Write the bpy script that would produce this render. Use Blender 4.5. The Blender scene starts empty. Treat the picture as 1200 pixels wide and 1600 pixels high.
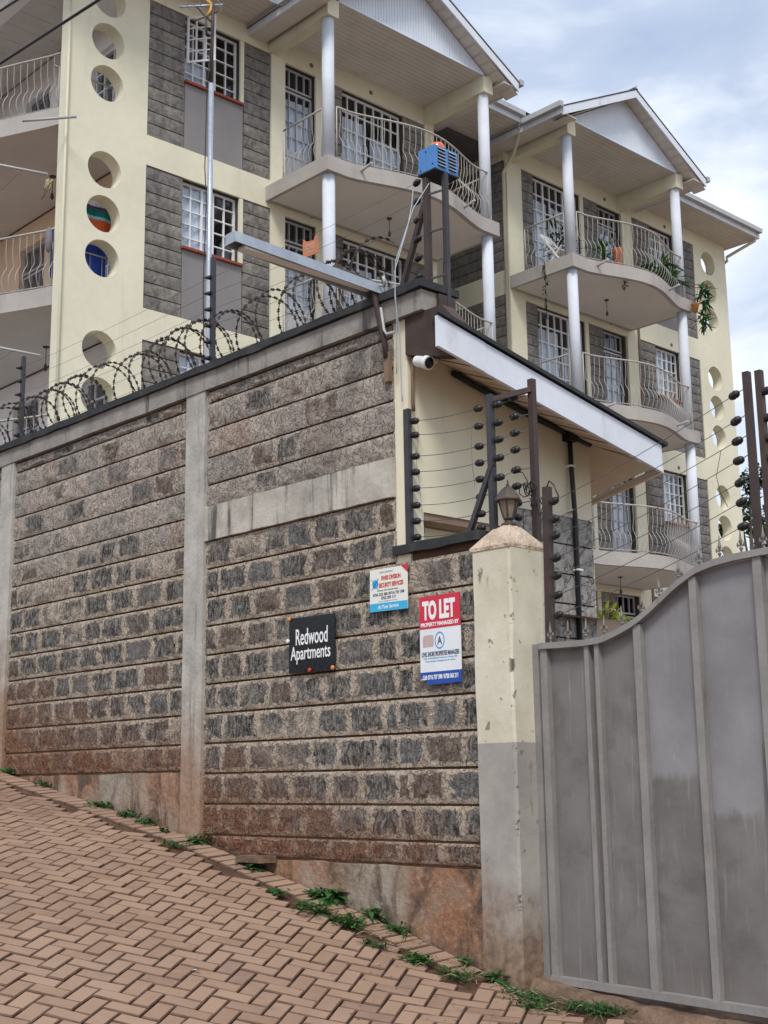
import bpy, math, random
from mathutils import Matrix, Vector, noise as mnoise
random.seed(7)
R = math.radians
scene = bpy.context.scene
COL = scene.collection
SUN_EL, SUN_AZ = R(52), R(42)          # azimuth: towards +X from the -Y (street) direction

# ------------------------------------------------------------------ camera
F_PX, PITCH, ROLL, YAW = 2075.37, R(11.459), R(-0.8097), R(43.171)
_sp, _cp, _sr, _cr = math.sin(PITCH), math.cos(PITCH), math.sin(ROLL), math.cos(ROLL)
XW = Vector((math.sin(YAW), -math.cos(YAW), 0)); YW = Vector((math.cos(YAW), math.sin(YAW), 0))
def to_world(d): return Vector((d.dot(XW), d.dot(YW), d.z))
CR = to_world(Vector((_cr, -_sr*_sp, _sr*_cp)))
CU = to_world(Vector((-_sr, -_cr*_sp, _cr*_cp)))
CF = to_world(Vector((0, _cp, _sp)))
CPOS = Vector((0, -6, 0))
cam = bpy.data.cameras.new('camera'); camo = bpy.data.objects.new('camera', cam); COL.objects.link(camo)
mw = Matrix((( CR.x, CU.x, -CF.x, CPOS.x), (CR.y, CU.y, -CF.y, CPOS.y), (CR.z, CU.z, -CF.z, CPOS.z), (0, 0, 0, 1)))
camo.matrix_world = mw
cam.sensor_fit = 'VERTICAL'; cam.sensor_height = 36; cam.lens = F_PX/1600*36
cam.clip_start = .05; cam.clip_end = 1500
scene.camera = camo
def px(p):                              # pixel size check used only to rank repeats by how large they show
    q = Vector(p)-CPOS; f = q.dot(CF)
    if f < .1: return None
    return 600+F_PX*q.dot(CR)/f, 800-F_PX*q.dot(CU)/f, f

# ------------------------------------------------------------------ world, sun, exposure
w = bpy.data.worlds.new('World'); scene.world = w; w.use_nodes = True
nt = w.node_tree; nt.nodes.clear()
out = nt.nodes.new('ShaderNodeOutputWorld'); bg = nt.nodes.new('ShaderNodeBackground')
sky = nt.nodes.new('ShaderNodeTexSky'); sky.sky_type = 'NISHITA'; sky.sun_disc = False
sky.sun_elevation = SUN_EL
sky.sun_rotation = math.pi - SUN_AZ
sky.air_density = 1.0; sky.dust_density = 1.5
bg.inputs['Strength'].default_value = .1
tc = nt.nodes.new('ShaderNodeTexCoord'); mp = nt.nodes.new('ShaderNodeMapping'); mp.inputs['Scale'].default_value = (1, 1, 2.2)
nz = nt.nodes.new('ShaderNodeTexNoise'); nz.inputs['Scale'].default_value = 4.2; nz.inputs['Detail'].default_value = 7; nz.inputs['Roughness'].default_value = .52
nz.inputs['Distortion'].default_value = .35
rp = nt.nodes.new('ShaderNodeValToRGB')
for e in list(rp.color_ramp.elements)[1:]: rp.color_ramp.elements.remove(e)
rp.color_ramp.elements[0].position = .28; rp.color_ramp.elements[0].color = (2.45, 3.05, 4.2, 1)
for p, c in ((.44, (3.2, 3.75, 4.75)), (.56, (4.9, 5.3, 5.95)), (.70, (6.6, 6.8, 7.05))):
    e = rp.color_ramp.elements.new(p); e.color = (*c, 1)
sx = nt.nodes.new('ShaderNodeSeparateXYZ'); mr = nt.nodes.new('ShaderNodeMapRange')
mr.inputs[1].default_value = .36; mr.inputs[2].default_value = .02; mr.inputs[3].default_value = 0; mr.inputs[4].default_value = .75
mixh = nt.nodes.new('ShaderNodeMixRGB'); mixh.inputs[2].default_value = (7.4, 7.7, 8.0, 1)
mixs = nt.nodes.new('ShaderNodeMixRGB'); mixs.inputs[0].default_value = .93
L = nt.links
L.new(tc.outputs['Generated'], mp.inputs[0]); L.new(mp.outputs[0], nz.inputs['Vector']); L.new(nz.outputs['Fac'], rp.inputs[0])
L.new(tc.outputs['Generated'], sx.inputs[0]); L.new(sx.outputs['Z'], mr.inputs[0]); L.new(mr.outputs[0], mixh.inputs[0]); L.new(rp.outputs[0], mixh.inputs[1])
L.new(sky.outputs[0], mixs.inputs[1]); L.new(mixh.outputs[0], mixs.inputs[2]); L.new(mixs.outputs[0], bg.inputs['Color']); L.new(bg.outputs[0], out.inputs['Surface'])
sun = bpy.data.lights.new('sun', 'SUN'); sun.energy = 1.5; sun.angle = R(16); sun.color = (1, .95, .87)
suno = bpy.data.objects.new('sun', sun); COL.objects.link(suno)
sd = Vector((math.sin(SUN_AZ)*math.cos(SUN_EL), -math.cos(SUN_AZ)*math.cos(SUN_EL), math.sin(SUN_EL)))
suno.rotation_euler = sd.to_track_quat('Z', 'Y').to_euler(); suno.location = (0, -20, 30)
scene.view_settings.view_transform = 'Standard'; scene.view_settings.look = 'None'
scene.view_settings.exposure = 0.92; scene.view_settings.gamma = 1; scene.view_settings.use_curve_mapping = False
scene.render.engine = 'CYCLES'

# ------------------------------------------------------------------ lettering (made first, while the scene is empty)
TXT = {}
def lettering(key, s, bold=0.0, shear=0.0):
    c = bpy.data.curves.new('lettering', 'FONT'); c.body = s; c.size = 1; c.offset = bold; c.shear = shear; c.extrude = .02
    c.align_x = 'LEFT'; c.resolution_u = 3
    o = bpy.data.objects.new('tmp', c); COL.objects.link(o)
    dg = bpy.context.evaluated_depsgraph_get()
    TXT[key] = bpy.data.meshes.new_from_object(o.evaluated_get(dg)); bpy.data.objects.remove(o)
for a in (('redwood', 'Redwood', .008), ('apartments', 'Apartments', .008), ('tolet', 'TO LET', .05), ('managed', 'PROPERTY MANAGED BY', .03),
          ('level', 'LEVEL SHORE PROPERTIES MANAGERS', .02), ('small1', 'Sales & Residential Property Letting, Sale,', 0), ('small2', 'Plots, Rentals, Managements & Valuers', 0),
          ('call', 'Call: 0716 737 398 / 0720 362 211', .03), ('prot', 'PROPERTY PROTECTED BY', .01), ('swiss', 'SWISS DIVISION', .03), ('secur', 'SECURITY SERVICES', .03),
          ('ph0', 'P.O Box 1012, Nairobi, Kenya', .01), ('ph1', '0734 222 285 /0716 737 398', .02), ('ph2', '0722 295 117', .02), ('web', 'Email: info@security.com', 0), ('yours', 'At Your Service', .01, .3), ('A', 'A', .02),
          ('warn1', 'DANGER', .03), ('warn2', 'ELECTRIC', .02), ('warn3', 'FENCE', .02)):
    lettering(a[0], a[1], a[2], a[3] if len(a) > 3 else 0)

# ------------------------------------------------------------------ materials
def nodes(name):
    m = bpy.data.materials.new(name); m.use_nodes = True
    t = m.node_tree; b = t.nodes['Principled BSDF']
    return m, t, b
def lk(t, a, b): t.links.new(a, b)
def inp(t, sock, v):
    if hasattr(v, 'is_linked') or isinstance(v, bpy.types.NodeSocket): t.links.new(v, sock)
    else: sock.default_value = v
def pos(t, scale=(1, 1, 1)):
    g = t.nodes.new('ShaderNodeNewGeometry'); m = t.nodes.new('ShaderNodeMapping'); m.inputs['Scale'].default_value = scale
    lk(t, g.outputs['Position'], m.inputs[0]); return m.outputs[0]
def noise(t, scale=1., detail=4, rough=.55, vec=None, dist=0):
    n = t.nodes.new('ShaderNodeTexNoise'); n.inputs['Scale'].default_value = scale; n.inputs['Detail'].default_value = detail
    n.inputs['Roughness'].default_value = rough; n.inputs['Distortion'].default_value = dist
    lk(t, vec if vec is not None else pos(t), n.inputs['Vector']); return n.outputs['Fac']
def math_(t, op, a, b=0., c=None, clamp=False):
    n = t.nodes.new('ShaderNodeMath'); n.operation = op; n.use_clamp = clamp
    inp(t, n.inputs[0], a); inp(t, n.inputs[1], b)
    if c is not None: inp(t, n.inputs[2], c)
    return n.outputs[0]
def rng(t, v, a, b, lo=0., hi=1.):
    n = t.nodes.new('ShaderNodeMapRange'); n.interpolation_type = 'SMOOTHSTEP'
    inp(t, n.inputs[0], v); n.inputs[1].default_value = a; n.inputs[2].default_value = b; n.inputs[3].default_value = lo; n.inputs[4].default_value = hi
    return n.outputs[0]
def mix(t, f, a, b, mode='MIX'):
    n = t.nodes.new('ShaderNodeMixRGB'); n.blend_type = mode
    for s, v in zip(n.inputs, (f, a, b)):
        if isinstance(v, tuple) and len(v) == 3: v = (*v, 1)
        inp(t, s, v)
    return n.outputs[0]
def sepp(t):
    g = t.nodes.new('ShaderNodeNewGeometry'); s = t.nodes.new('ShaderNodeSeparateXYZ'); lk(t, g.outputs['Position'], s.inputs[0]); return s.outputs
def orand(t):
    return t.nodes.new('ShaderNodeObjectInfo').outputs['Random']
def bump(t, b, h, strength=.4, dist=.01):
    n = t.nodes.new('ShaderNodeBump'); n.inputs['Strength'].default_value = strength; n.inputs['Distance'].default_value = dist
    lk(t, h, n.inputs['Height']); lk(t, n.outputs[0], b.inputs['Normal'])
MATS = {}
def paint(name, col, rough=.75, var=.18, vs=2.5, stain=None, sscale=(3, 3, .5), sthr=(.55, .75), samt=.8, bs=60, bstr=.15, bd=.004, metal=0., rvar=0., spec=.35):
    m, t, b = nodes(name)
    n = noise(t, vs, 5); n2 = noise(t, vs*9, 4)
    k = math_(t, 'ADD', math_(t, 'MULTIPLY', n, .7), math_(t, 'MULTIPLY', n2, .3))
    lo = tuple(c*(1-var) for c in col); hi = tuple(min(1, c*(1+var)) for c in col)
    c = mix(t, rng(t, k, .3, .7), lo, hi)
    if rvar:
        r = orand(t); c = mix(t, 1., c, mix(t, r, (1-rvar,)*3, (1+rvar*.6,)*3), 'MULTIPLY')
    if stain:
        s = noise(t, 1, 6, .62, pos(t, sscale)); s = math_(t, 'MULTIPLY', rng(t, s, *sthr), samt)
        c = mix(t, s, c, stain)
    lk(t, c, b.inputs['Base Color']); b.inputs['Metallic'].default_value = metal; b.inputs['Specular IOR Level'].default_value = spec
    lk(t, rng(t, n2, .2, .8, max(.05, rough-.12), min(1, rough+.12)), b.inputs['Roughness'])
    if bstr: bump(t, b, noise(t, bs, 5), bstr, bd)
    MATS[name] = m; return m
paint('cream_wall', (.69, .662, .52), .85, .07, .8, (.40, .365, .28), (3.2, 3.2, .25), (.56, .78), .38)
paint('cream_gatehouse', (.68, .645, .50), .85, .07, .9, (.42, .36, .26), (2, 2, .35), (.58, .8), .35)
paint('white_column', (.58, .62, .69), .75, .07, 2.5, (.40, .40, .40), (7, 7, .5), (.56, .8), .45)
paint('fascia_white', (.66, .70, .78), .45, .08, 1.5, (.36, .34, .32), (3, 3, 1.2), (.55, .75), .5)
paint('soffit_board', (.62, .585, .54), .6, .08, 2, (.34, .28, .23), (1.5, 1.5, 1.5), (.55, .8), .45)
paint('soffit_gatehouse', (.70, .565, .46), .6, .10, 2, (.30, .20, .13), (2, 2, 2), (.5, .75), .5)
paint('gable_board', (.64, .70, .79), .5, .05, 2, (.42, .43, .45), (1.5, 1.5, .6), (.6, .85), .35)
paint('grey_plaster', (.225, .215, .22), .85, .07, 1.5, (.16, .15, .15), (2, 2, .4), (.55, .8), .4)
paint('slab_plaster', (.39, .365, .345), .85, .10, 1.5, (.20, .18, .17), (1.6, 1.6, .5), (.5, .75), .55)
paint('slab_underside', (.66, .635, .60), .85, .05, 1)
paint('loggia_white', (.84, .83, .84), .85, .05, 1)
paint('loggia_peach', (.74, .57, .42), .85, .06, 1)
paint('mortar_dark', (.06, .052, .047), .95, .2, 6)
paint('stained_timber', (.060, .042, .036), .85, .3, 6)
paint('finial_steel', (.17, .16, .15), .55, .2, 8, (.10, .06, .04), (20, 20, 9), (.5, .7), .6)
paint('hatch_brown', (.27, .185, .135), .7, .12, 6)
paint('paver_arris', (.135, .080, .055), .95, .3, 14)  # chamfer faces: joint dirt, with the shade of the edges painted in as dark colour
paint('sill_red', (.26, .065, .04), .7, .15, 6)
paint('window_white', (.74, .75, .76), .45, .06, 4)
paint('door_grey', (.40, .41, .44), .5, .08, 4)
paint('rail_metal', (.40, .38, .35), .5, .15, 5, (.20, .13, .09), (6, 6, 6), (.6, .75), .5)
paint('roof_sheet', (.17, .165, .17), .6, .2, 3)
paint('gutter', (.40, .41, .42), .5, .08, 3)
paint('downpipe', (.55, .52, .40), .6, .06, 2, (.33, .22, .14), (3, 3, .6), (.6, .8), .5)
paint('curtain', (.54, .60, .68), .9, .10, 3)
paint('curtain_blue', (.045, .10, .30), .9, .10, 3)
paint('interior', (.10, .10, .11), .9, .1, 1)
paint('felt', (.028, .030, .032), .75, .3, 6, (.07, .07, .07), (5, 5, 5), (.5, .7), .5, bs=25, bstr=.5, bd=.01)
paint('steel_brown', (.052, .036, .033), .6, .22, 8, (.10, .05, .03), (9, 9, 3), (.55, .7), .5)
paint('steel_dark', (.042, .042, .048), .55, .25, 8, (.10, .07, .055), (9, 9, 3), (.6, .75), .5)
paint('insulator', (.018, .018, .020), .4, .1, 8)
paint('wire', (.11, .11, .11), .45, .1, 8, metal=.3)
paint('razor', (.060, .052, .048), .5, .3, 9, (.13, .07, .04), (14, 14, 14), (.5, .7), .7, metal=.3)
paint('galvanised', (.36, .40, .46), .4, .12, 5, (.22, .24, .28), (4, 4, 2), (.5, .75), .5, metal=.35)
paint('silver_pole', (.42, .46, .52), .35, .06, 5, metal=.5, bstr=0)
paint('siren_blue', (.07, .22, .52), .45, .08, 5)
paint('siren_slot', (.015, .02, .03), .6, .05, 5)
paint('lamp_brown', (.065, .052, .045), .6, .25, 9, (.13, .085, .06), (12, 12, 4), (.5, .7), .6)
paint('sign_black', (.008, .011, .014), .25, .1, 5)
paint('sign_white', (.72, .76, .80), .4, .04, 5)
paint('sign_cream', (.74, .75, .70), .4, .04, 5)
paint('sign_red', (.58, .028, .06), .4, .05, 5)
paint('sign_blue', (.018, .075, .36), .4, .06, 5)
paint('sign_cyan', (.045, .40, .68), .4, .05, 5)
paint('print_red', (.55, .06, .04), .5, .05, 5)
paint('print_dark', (.06, .08, .13), .5, .05, 5)
paint('print_white', (.80, .82, .84), .5, .03, 5)
paint('print_grey', (.40, .45, .52), .5, .03, 5)
paint('print_blue', (.06, .32, .62), .5, .05, 5)
paint('print_pink', (.50, .38, .37), .5, .08, 20)
paint('nail_red', (.42, .05, .03), .5, .1, 9)
paint('nail_orange', (.62, .24, .09), .5, .1, 9)
paint('warn_orange', (.52, .19, .07), .55, .12, 9, (.35, .16, .09), (12, 12, 12), (.5, .7), .5)
paint('cctv_white', (.75, .76, .76), .4, .04, 5)
paint('cctv_black', (.012, .013, .02), .12, .02, 5)
paint('conduit_black', (.014, .017, .022), .5, .1, 6)
paint('conduit_brown', (.18, .12, .085), .7, .2, 6)
paint('terracotta', (.30, .10, .055), .8, .15, 6)
paint('pot_orange', (.52, .21, .06), .8, .15, 6)
paint('pot_dark', (.07, .035, .03), .7, .15, 6)
paint('yellow_wrap', (.62, .36, .08), .7, .15, 9)
paint('cloth_orange', (.62, .12, .04), .9, .1, 6)
paint('cloth_teal', (.012, .16, .17), .9, .1, 6)
paint('cloth_blue', (.02, .07, .40), .9, .1, 6)
paint('cloth_lightblue', (.22, .55, .68), .9, .1, 6)
paint('cloth_purple', (.16, .03, .18), .9, .1, 6)
paint('cloth_white', (.72, .74, .78), .9, .1, 6)
paint('cloth_dark', (.02, .022, .04), .9, .1, 6)
paint('cloth_grey', (.17, .16, .18), .9, .2, 9)
paint('soil', (.085, .042, .025), .98, .35, 7, (.20, .13, .085), (4, 4, 4), (.5, .7), .6, bs=45, bstr=.8, bd=.02)
paint('yard_ground', (.20, .14, .10), .95, .2, 2)
paint('kerb_concrete', (.175, .115, .08), .95, .35, 9, (.085, .05, .033), (5, 5, 5), (.45, .65), .8, bs=40, bstr=.7, bd=.02)
paint('trunk', (.11, .085, .06), .9, .25, 6, bs=25, bstr=.6, bd=.02)
paint('litter', (.55, .53, .50), .8, .1, 9)
paint('dry_stem', (.34, .27, .17), .9, .2, 12)

def leafmat(name, a, bcol, trans=.25):
    m, t, b = nodes(name)
    g = t.nodes.new('ShaderNodeNewGeometry')
    k = math_(t, 'ADD', math_(t, 'MULTIPLY', g.outputs['Random Per Island'], .65), math_(t, 'MULTIPLY', noise(t, 2.3, 3), .35))
    c = mix(t, k, a, bcol); lk(t, c, b.inputs['Base Color']); b.inputs['Roughness'].default_value = .5
    b.inputs['Specular IOR Level'].default_value = .35
    tr = t.nodes.new('ShaderNodeBsdfTranslucent'); lk(t, c, tr.inputs['Color']); ms = t.nodes.new('ShaderNodeMixShader'); ms.inputs[0].default_value = trans
    lk(t, b.outputs[0], ms.inputs[1]); lk(t, tr.outputs[0], ms.inputs[2]); lk(t, ms.outputs[0], t.nodes['Material Output'].inputs['Surface'])
    MATS[name] = m
leafmat('leaf_weed', (.02, .075, .018), (.075, .19, .045)); leafmat('leaf_grass', (.022, .075, .022), (.09, .19, .06))
leafmat('leaf_tree', (.014, .038, .012), (.06, .11, .035)); leafmat('leaf_lime', (.26, .36, .03), (.60, .62, .08)); leafmat('leaf_plant', (.015, .06, .018), (.05, .14, .03))
leafmat('leaf_dark', (.010, .022, .012), (.03, .055, .025)); leafmat('leaf_dry', (.12, .09, .045), (.24, .19, .10)); leafmat('petal', (.7, .72, .76), (.8, .8, .82))

def glass():
    m, t, b = nodes('glass')
    gl = t.nodes.new('ShaderNodeBsdfGlossy'); gl.inputs['Roughness'].default_value = .03; gl.inputs['Color'].default_value = (.9, .95, 1, 1)
    tr = t.nodes.new('ShaderNodeBsdfTransparent'); tr.inputs['Color'].default_value = (.98, .99, 1, 1)
    fr = t.nodes.new('ShaderNodeLayerWeight'); fr.inputs[0].default_value = .5
    ms = t.nodes.new('ShaderNodeMixShader'); lk(t, math_(t, 'ADD', math_(t, 'MULTIPLY', math_(t, 'POWER', fr.outputs['Facing'], 4.), .75), .03), ms.inputs[0]); lk(t, tr.outputs[0], ms.inputs[1]); lk(t, gl.outputs[0], ms.inputs[2])
    lk(t, ms.outputs[0], t.nodes['Material Output'].inputs['Surface'])
    n = t.nodes.new('ShaderNodeBump'); n.inputs['Strength'].default_value = .08; lk(t, noise(t, 2.5, 2), n.inputs['Height']); lk(t, n.outputs[0], gl.inputs['Normal'])
    MATS['glass'] = m
glass()
def lantern_glass():
    m, t, b = nodes('lantern_glass'); b.inputs['Base Color'].default_value = (.34, .27, .21, 1); b.inputs['Roughness'].default_value = .25
    b.inputs['Transmission Weight'].default_value = .35; MATS['lantern_glass'] = m
lantern_glass()
def strobe():
    m, t, b = nodes('strobe_orange'); b.inputs['Base Color'].default_value = (.95, .16, .02, 1); b.inputs['Roughness'].default_value = .2
    b.inputs['Transmission Weight'].default_value = .25; b.inputs['Subsurface Weight'].default_value = .4; b.inputs['Subsurface Radius'].default_value = (.05, .02, .01)
    MATS['strobe_orange'] = m
strobe()

def wall_stone():
    m, t, b = nodes('wall_stone')
    tcn = t.nodes.new('ShaderNodeTexCoord'); s = t.nodes.new('ShaderNodeSeparateXYZ'); lk(t, tcn.outputs['Generated'], s.inputs[0])
    P = sepp(t); r = orand(t)
    r2 = math_(t, 'FRACT', math_(t, 'MULTIPLY', r, 7.31)); r3 = math_(t, 'FRACT', math_(t, 'MULTIPLY', r, 23.7))
    ux = math_(t, 'MULTIPLY', math_(t, 'MINIMUM', s.outputs[0], math_(t, 'SUBTRACT', 1., s.outputs[0])), .36)
    uz = math_(t, 'MULTIPLY', math_(t, 'MINIMUM', s.outputs[2], math_(t, 'SUBTRACT', 1., s.outputs[2])), .225)
    n1 = noise(t, 11, 5, .62, dist=.9); n2 = noise(t, 42, 5, .65, dist=.8); n3 = noise(t, 3.2, 3); nv = noise(t, 24, 4, .6, pos(t, (1.6, 1, .6)), .7)
    ex = rng(t, math_(t, 'ADD', ux, math_(t, 'MULTIPLY', math_(t, 'SUBTRACT', n1, .5), .24)), .024, .052)
    ez = rng(t, math_(t, 'ADD', uz, math_(t, 'MULTIPLY', math_(t, 'SUBTRACT', n1, .5), .13)), .022, .044)
    edge = math_(t, 'MULTIPLY', ex, ez)
    up = rng(t, math_(t, 'ADD', P[2], math_(t, 'MULTIPLY', math_(t, 'SUBTRACT', n3, .5), .5)), 1.62, 2.15)          # upper courses: slurried over
    bare = math_(t, 'SUBTRACT', math_(t, 'ADD', math_(t, 'MULTIPLY', r, .8), math_(t, 'MULTIPLY', n3, .9)), math_(t, 'MULTIPLY', up, .62))
    mask = math_(t, 'MULTIPLY', edge, rng(t, bare, .34, .60, .12, 1.))
    stone = mix(t, rng(t, nv, .34, .70), (.036, .036, .036), (.26, .245, .226))
    stone = mix(t, rng(t, n2, .55, .75), stone, (.24, .215, .185))
    stone = mix(t, math_(t, 'MULTIPLY', rng(t, r2, .62, 1.), .5), stone, (.17, .105, .075))
    stone = mix(t, math_(t, 'MULTIPLY', rng(t, r3, .7, 1.), .55), stone, (.165, .168, .168))
    mort = mix(t, rng(t, n1, .25, .75), (.40, .335, .265), (.56, .485, .40))
    mort = mix(t, math_(t, 'MULTIPLY', rng(t, n2, .35, .62, 1., 0.), .45), mort, (.12, .098, .08))
    upc = mix(t, rng(t, r2, .1, .9), (.34, .312, .285), (.47, .415, .365))
    upc = mix(t, math_(t, 'MULTIPLY', rng(t, r3, .72, .95), .55), upc, (.37, .235, .175))
    upc = mix(t, rng(t, n2, .35, .6, .6, 0.), upc, (.12, .11, .105))
    mort = mix(t, math_(t, 'MULTIPLY', up, .8), mort, upc)
    sw = math_(t, 'ABSOLUTE', math_(t, 'SUBTRACT', noise(t, 7.5, 3, .5, dist=2.2), .5)); swl = rng(t, sw, 0., .030, 1., 0.)
    mort = mix(t, math_(t, 'MULTIPLY', swl, .38), mort, (.13, .105, .085))
    c = mix(t, mask, mort, stone)
    h = math_(t, 'SUBTRACT', P[2], math_(t, 'ADD', math_(t, 'MULTIPLY', P[0], -.215), -2.19))
    sx_ = math_(t, 'ADD', h, math_(t, 'MULTIPLY', math_(t, 'SUBTRACT', n3, .5), .9))
    soil = math_(t, 'MULTIPLY', rng(t, sx_, .05, .95, .85, 0.), rng(t, n1, .2, .6, .55, 1.))
    c = mix(t, soil, c, mix(t, rng(t, n2, .3, .7), (.085, .036, .02), (.27, .115, .055)))
    dirt = rng(t, noise(t, .9, 5, .6, pos(t, (1, 1, .6))), .55, .8)
    c = mix(t, math_(t, 'MULTIPLY', dirt, .35), c, (.09, .075, .062))
    lk(t, c, b.inputs['Base Color']); b.inputs['Roughness'].default_value = .95; b.inputs['Specular IOR Level'].default_value = .2
    hh = math_(t, 'ADD', math_(t, 'MULTIPLY', n1, .5), math_(t, 'ADD', math_(t, 'MULTIPLY', n2, .45), math_(t, 'ADD', math_(t, 'MULTIPLY', mask, -.25), math_(t, 'MULTIPLY', swl, -.35))))
    bump(t, b, hh, .95, .032)
    MATS['wall_stone'] = m
wall_stone()
def wall_concrete(name, base, streak, red=True):
    m, t, b = nodes(name); P = sepp(t)
    n1 = noise(t, 4, 6, .62); n2 = noise(t, 26, 5, .6); ns = noise(t, 1, 6, .65, pos(t, (9, 9, .8)))
    c = mix(t, rng(t, n1, .3, .7), tuple(x*.78 for x in base), tuple(x*1.15 for x in base))
    c = mix(t, rng(t, n2, .5, .8, 0., .35), c, tuple(x*.55 for x in base))
    c = mix(t, math_(t, 'MULTIPLY', rng(t, ns, .53, .68), streak), c, (.035, .036, .036))
    if red:
        h = math_(t, 'SUBTRACT', P[2], math_(t, 'ADD', math_(t, 'MULTIPLY', P[0], -.215), -2.19))
        s = math_(t, 'ADD', h, math_(t, 'MULTIPLY', math_(t, 'SUBTRACT', n1, .5), 1.2))
        c = mix(t, rng(t, s, .1, 1.35, .8, 0.), c, mix(t, rng(t, n2, .3, .7), (.20, .10, .05), (.33, .19, .11)))
    lk(t, c, b.inputs['Base Color']); b.inputs['Roughness'].default_value = .92
    bump(t, b, math_(t, 'ADD', n2, math_(t, 'MULTIPLY', n1, .6)), .5, .012); MATS[name] = m
wall_concrete('concrete_beam', (.27, .255, .235), .75, False)
wall_concrete('concrete_post', (.40, .385, .355), .55)
def plinth():
    m, t, b = nodes('concrete_plinth'); P = sepp(t); n1 = noise(t, 3.2, 6, .62); n2 = noise(t, 26, 5, .65); ns = noise(t, 1, 6, .65, pos(t, (3.6, 3.6, 1.7)), .8); n4 = noise(t, 1.3, 4)
    c = mix(t, rng(t, n1, .3, .7), (.20, .165, .13), (.36, .315, .26))
    red = math_(t, 'ADD', math_(t, 'MULTIPLY', ns, .55), math_(t, 'MULTIPLY', n4, .6)); c = mix(t, rng(t, red, .44, .66, 0., .88), c, mix(t, rng(t, n2, .3, .7), (.21, .085, .04), (.34, .165, .085)))
    c = mix(t, rng(t, math_(t, 'ADD', ns, math_(t, 'MULTIPLY', n1, .3)), .60, .78, 0., .85), c, (.06, .048, .04))
    c = mix(t, rng(t, n2, .58, .74, 0., .5), c, (.45, .40, .33))
    lk(t, c, b.inputs['Base Color']); b.inputs['Roughness'].default_value = .95; bump(t, b, math_(t, 'ADD', n2, math_(t, 'MULTIPLY', ns, .8)), .7, .018); MATS['concrete_plinth'] = m
plinth()
wall_concrete('render_band', (.45, .42, .37), .85, False)
wall_concrete('wall_core', (.10, .05, .032), .4)
wall_concrete('plinth_stone', (.30, .29, .275), .5, False)
def facade_stone():
    m, t, b = nodes('facade_stone'); r = orand(t)
    n1 = noise(t, 9, 5, .6); n2 = noise(t, 45, 5, .65); ns = noise(t, 1, 4, .6, pos(t, (5, 5, 1.6)))
    c = mix(t, rng(t, math_(t, 'ADD', math_(t, 'MULTIPLY', n1, .6), math_(t, 'MULTIPLY', ns, .4)), .32, .68), (.125, .119, .112), (.285, .272, .252))
    c = mix(t, rng(t, n2, .58, .74, 0., .6), c, (.07, .067, .064))
    c = mix(t, 1., c, mix(t, r, (.80, .80, .82), (1.12, 1.08, 1.02)), 'MULTIPLY')
    lk(t, c, b.inputs['Base Color']); b.inputs['Roughness'].default_value = .95; bump(t, b, math_(t, 'ADD', n1, n2), .8, .02); MATS['facade_stone'] = m
facade_stone()
def plinth_rubble():
    m, t, b = nodes('plinth_rubble'); v = t.nodes.new('ShaderNodeTexVoronoi'); v.feature = 'DISTANCE_TO_EDGE'; v.inputs['Scale'].default_value = 5.5; nd = noise(t, 4, 3)
    mx = t.nodes.new('ShaderNodeVectorMath'); mx.operation = 'ADD'; cmb = t.nodes.new('ShaderNodeCombineXYZ'); lk(t, nd, cmb.inputs[1]); lk(t, nd, cmb.inputs[2]); lk(t, pos(t), mx.inputs[0]); lk(t, cmb.outputs[0], mx.inputs[1]); lk(t, mx.outputs[0], v.inputs['Vector'])
    e = rng(t, v.outputs['Distance'], 0., .035); n2 = noise(t, 16, 5, .65)
    c = mix(t, rng(t, n2, .3, .7), (.17, .165, .16), (.36, .345, .325)); c = mix(t, e, (.12, .11, .105), c)
    lk(t, c, b.inputs['Base Color']); b.inputs['Roughness'].default_value = .95; bump(t, b, math_(t, 'ADD', e, math_(t, 'MULTIPLY', n2, .8)), .8, .02); MATS['plinth_rubble'] = m
plinth_rubble()
def paver():
    m, t, b = nodes('paver'); r = orand(t); n1 = noise(t, 1.1, 5, .6); n2 = noise(t, 70, 5, .7); n3 = noise(t, 9, 4)
    g = t.nodes.new('ShaderNodeNewGeometry'); rr = math_(t, 'FRACT', math_(t, 'ADD', r, g.outputs['Random Per Island']))
    c = mix(t, rr, (.250, .160, .112), (.330, .222, .162))
    c = mix(t, rng(t, math_(t, 'FRACT', math_(t, 'MULTIPLY', rr, 13.7)), .86, .93, 0., .55), c, (.185, .125, .10))
    c = mix(t, rng(t, n3, .35, .7, 0., .4), c, (.335, .222, .160))
    c = mix(t, rng(t, n1, .48, .72, 0., .6), c, (.20, .125, .092))
    c = mix(t, rng(t, noise(t, .55, 6, .65), .52, .72, 0., .55), c, (.40, .30, .225))
    c = mix(t, rng(t, noise(t, 2.1, 5, .65), .60, .74, 0., .5), c, (.13, .085, .062))
    c = mix(t, rng(t, n2, .55, .75, 0., .35), c, (.17, .10, .07))
    lk(t, c, b.inputs['Base Color']); b.inputs['Roughness'].default_value = .93; b.inputs['Specular IOR Level'].default_value = .2
    bump(t, b, math_(t, 'ADD', n2, math_(t, 'MULTIPLY', n3, .5)), .45, .006); MATS['paver'] = m
paver()
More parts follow.
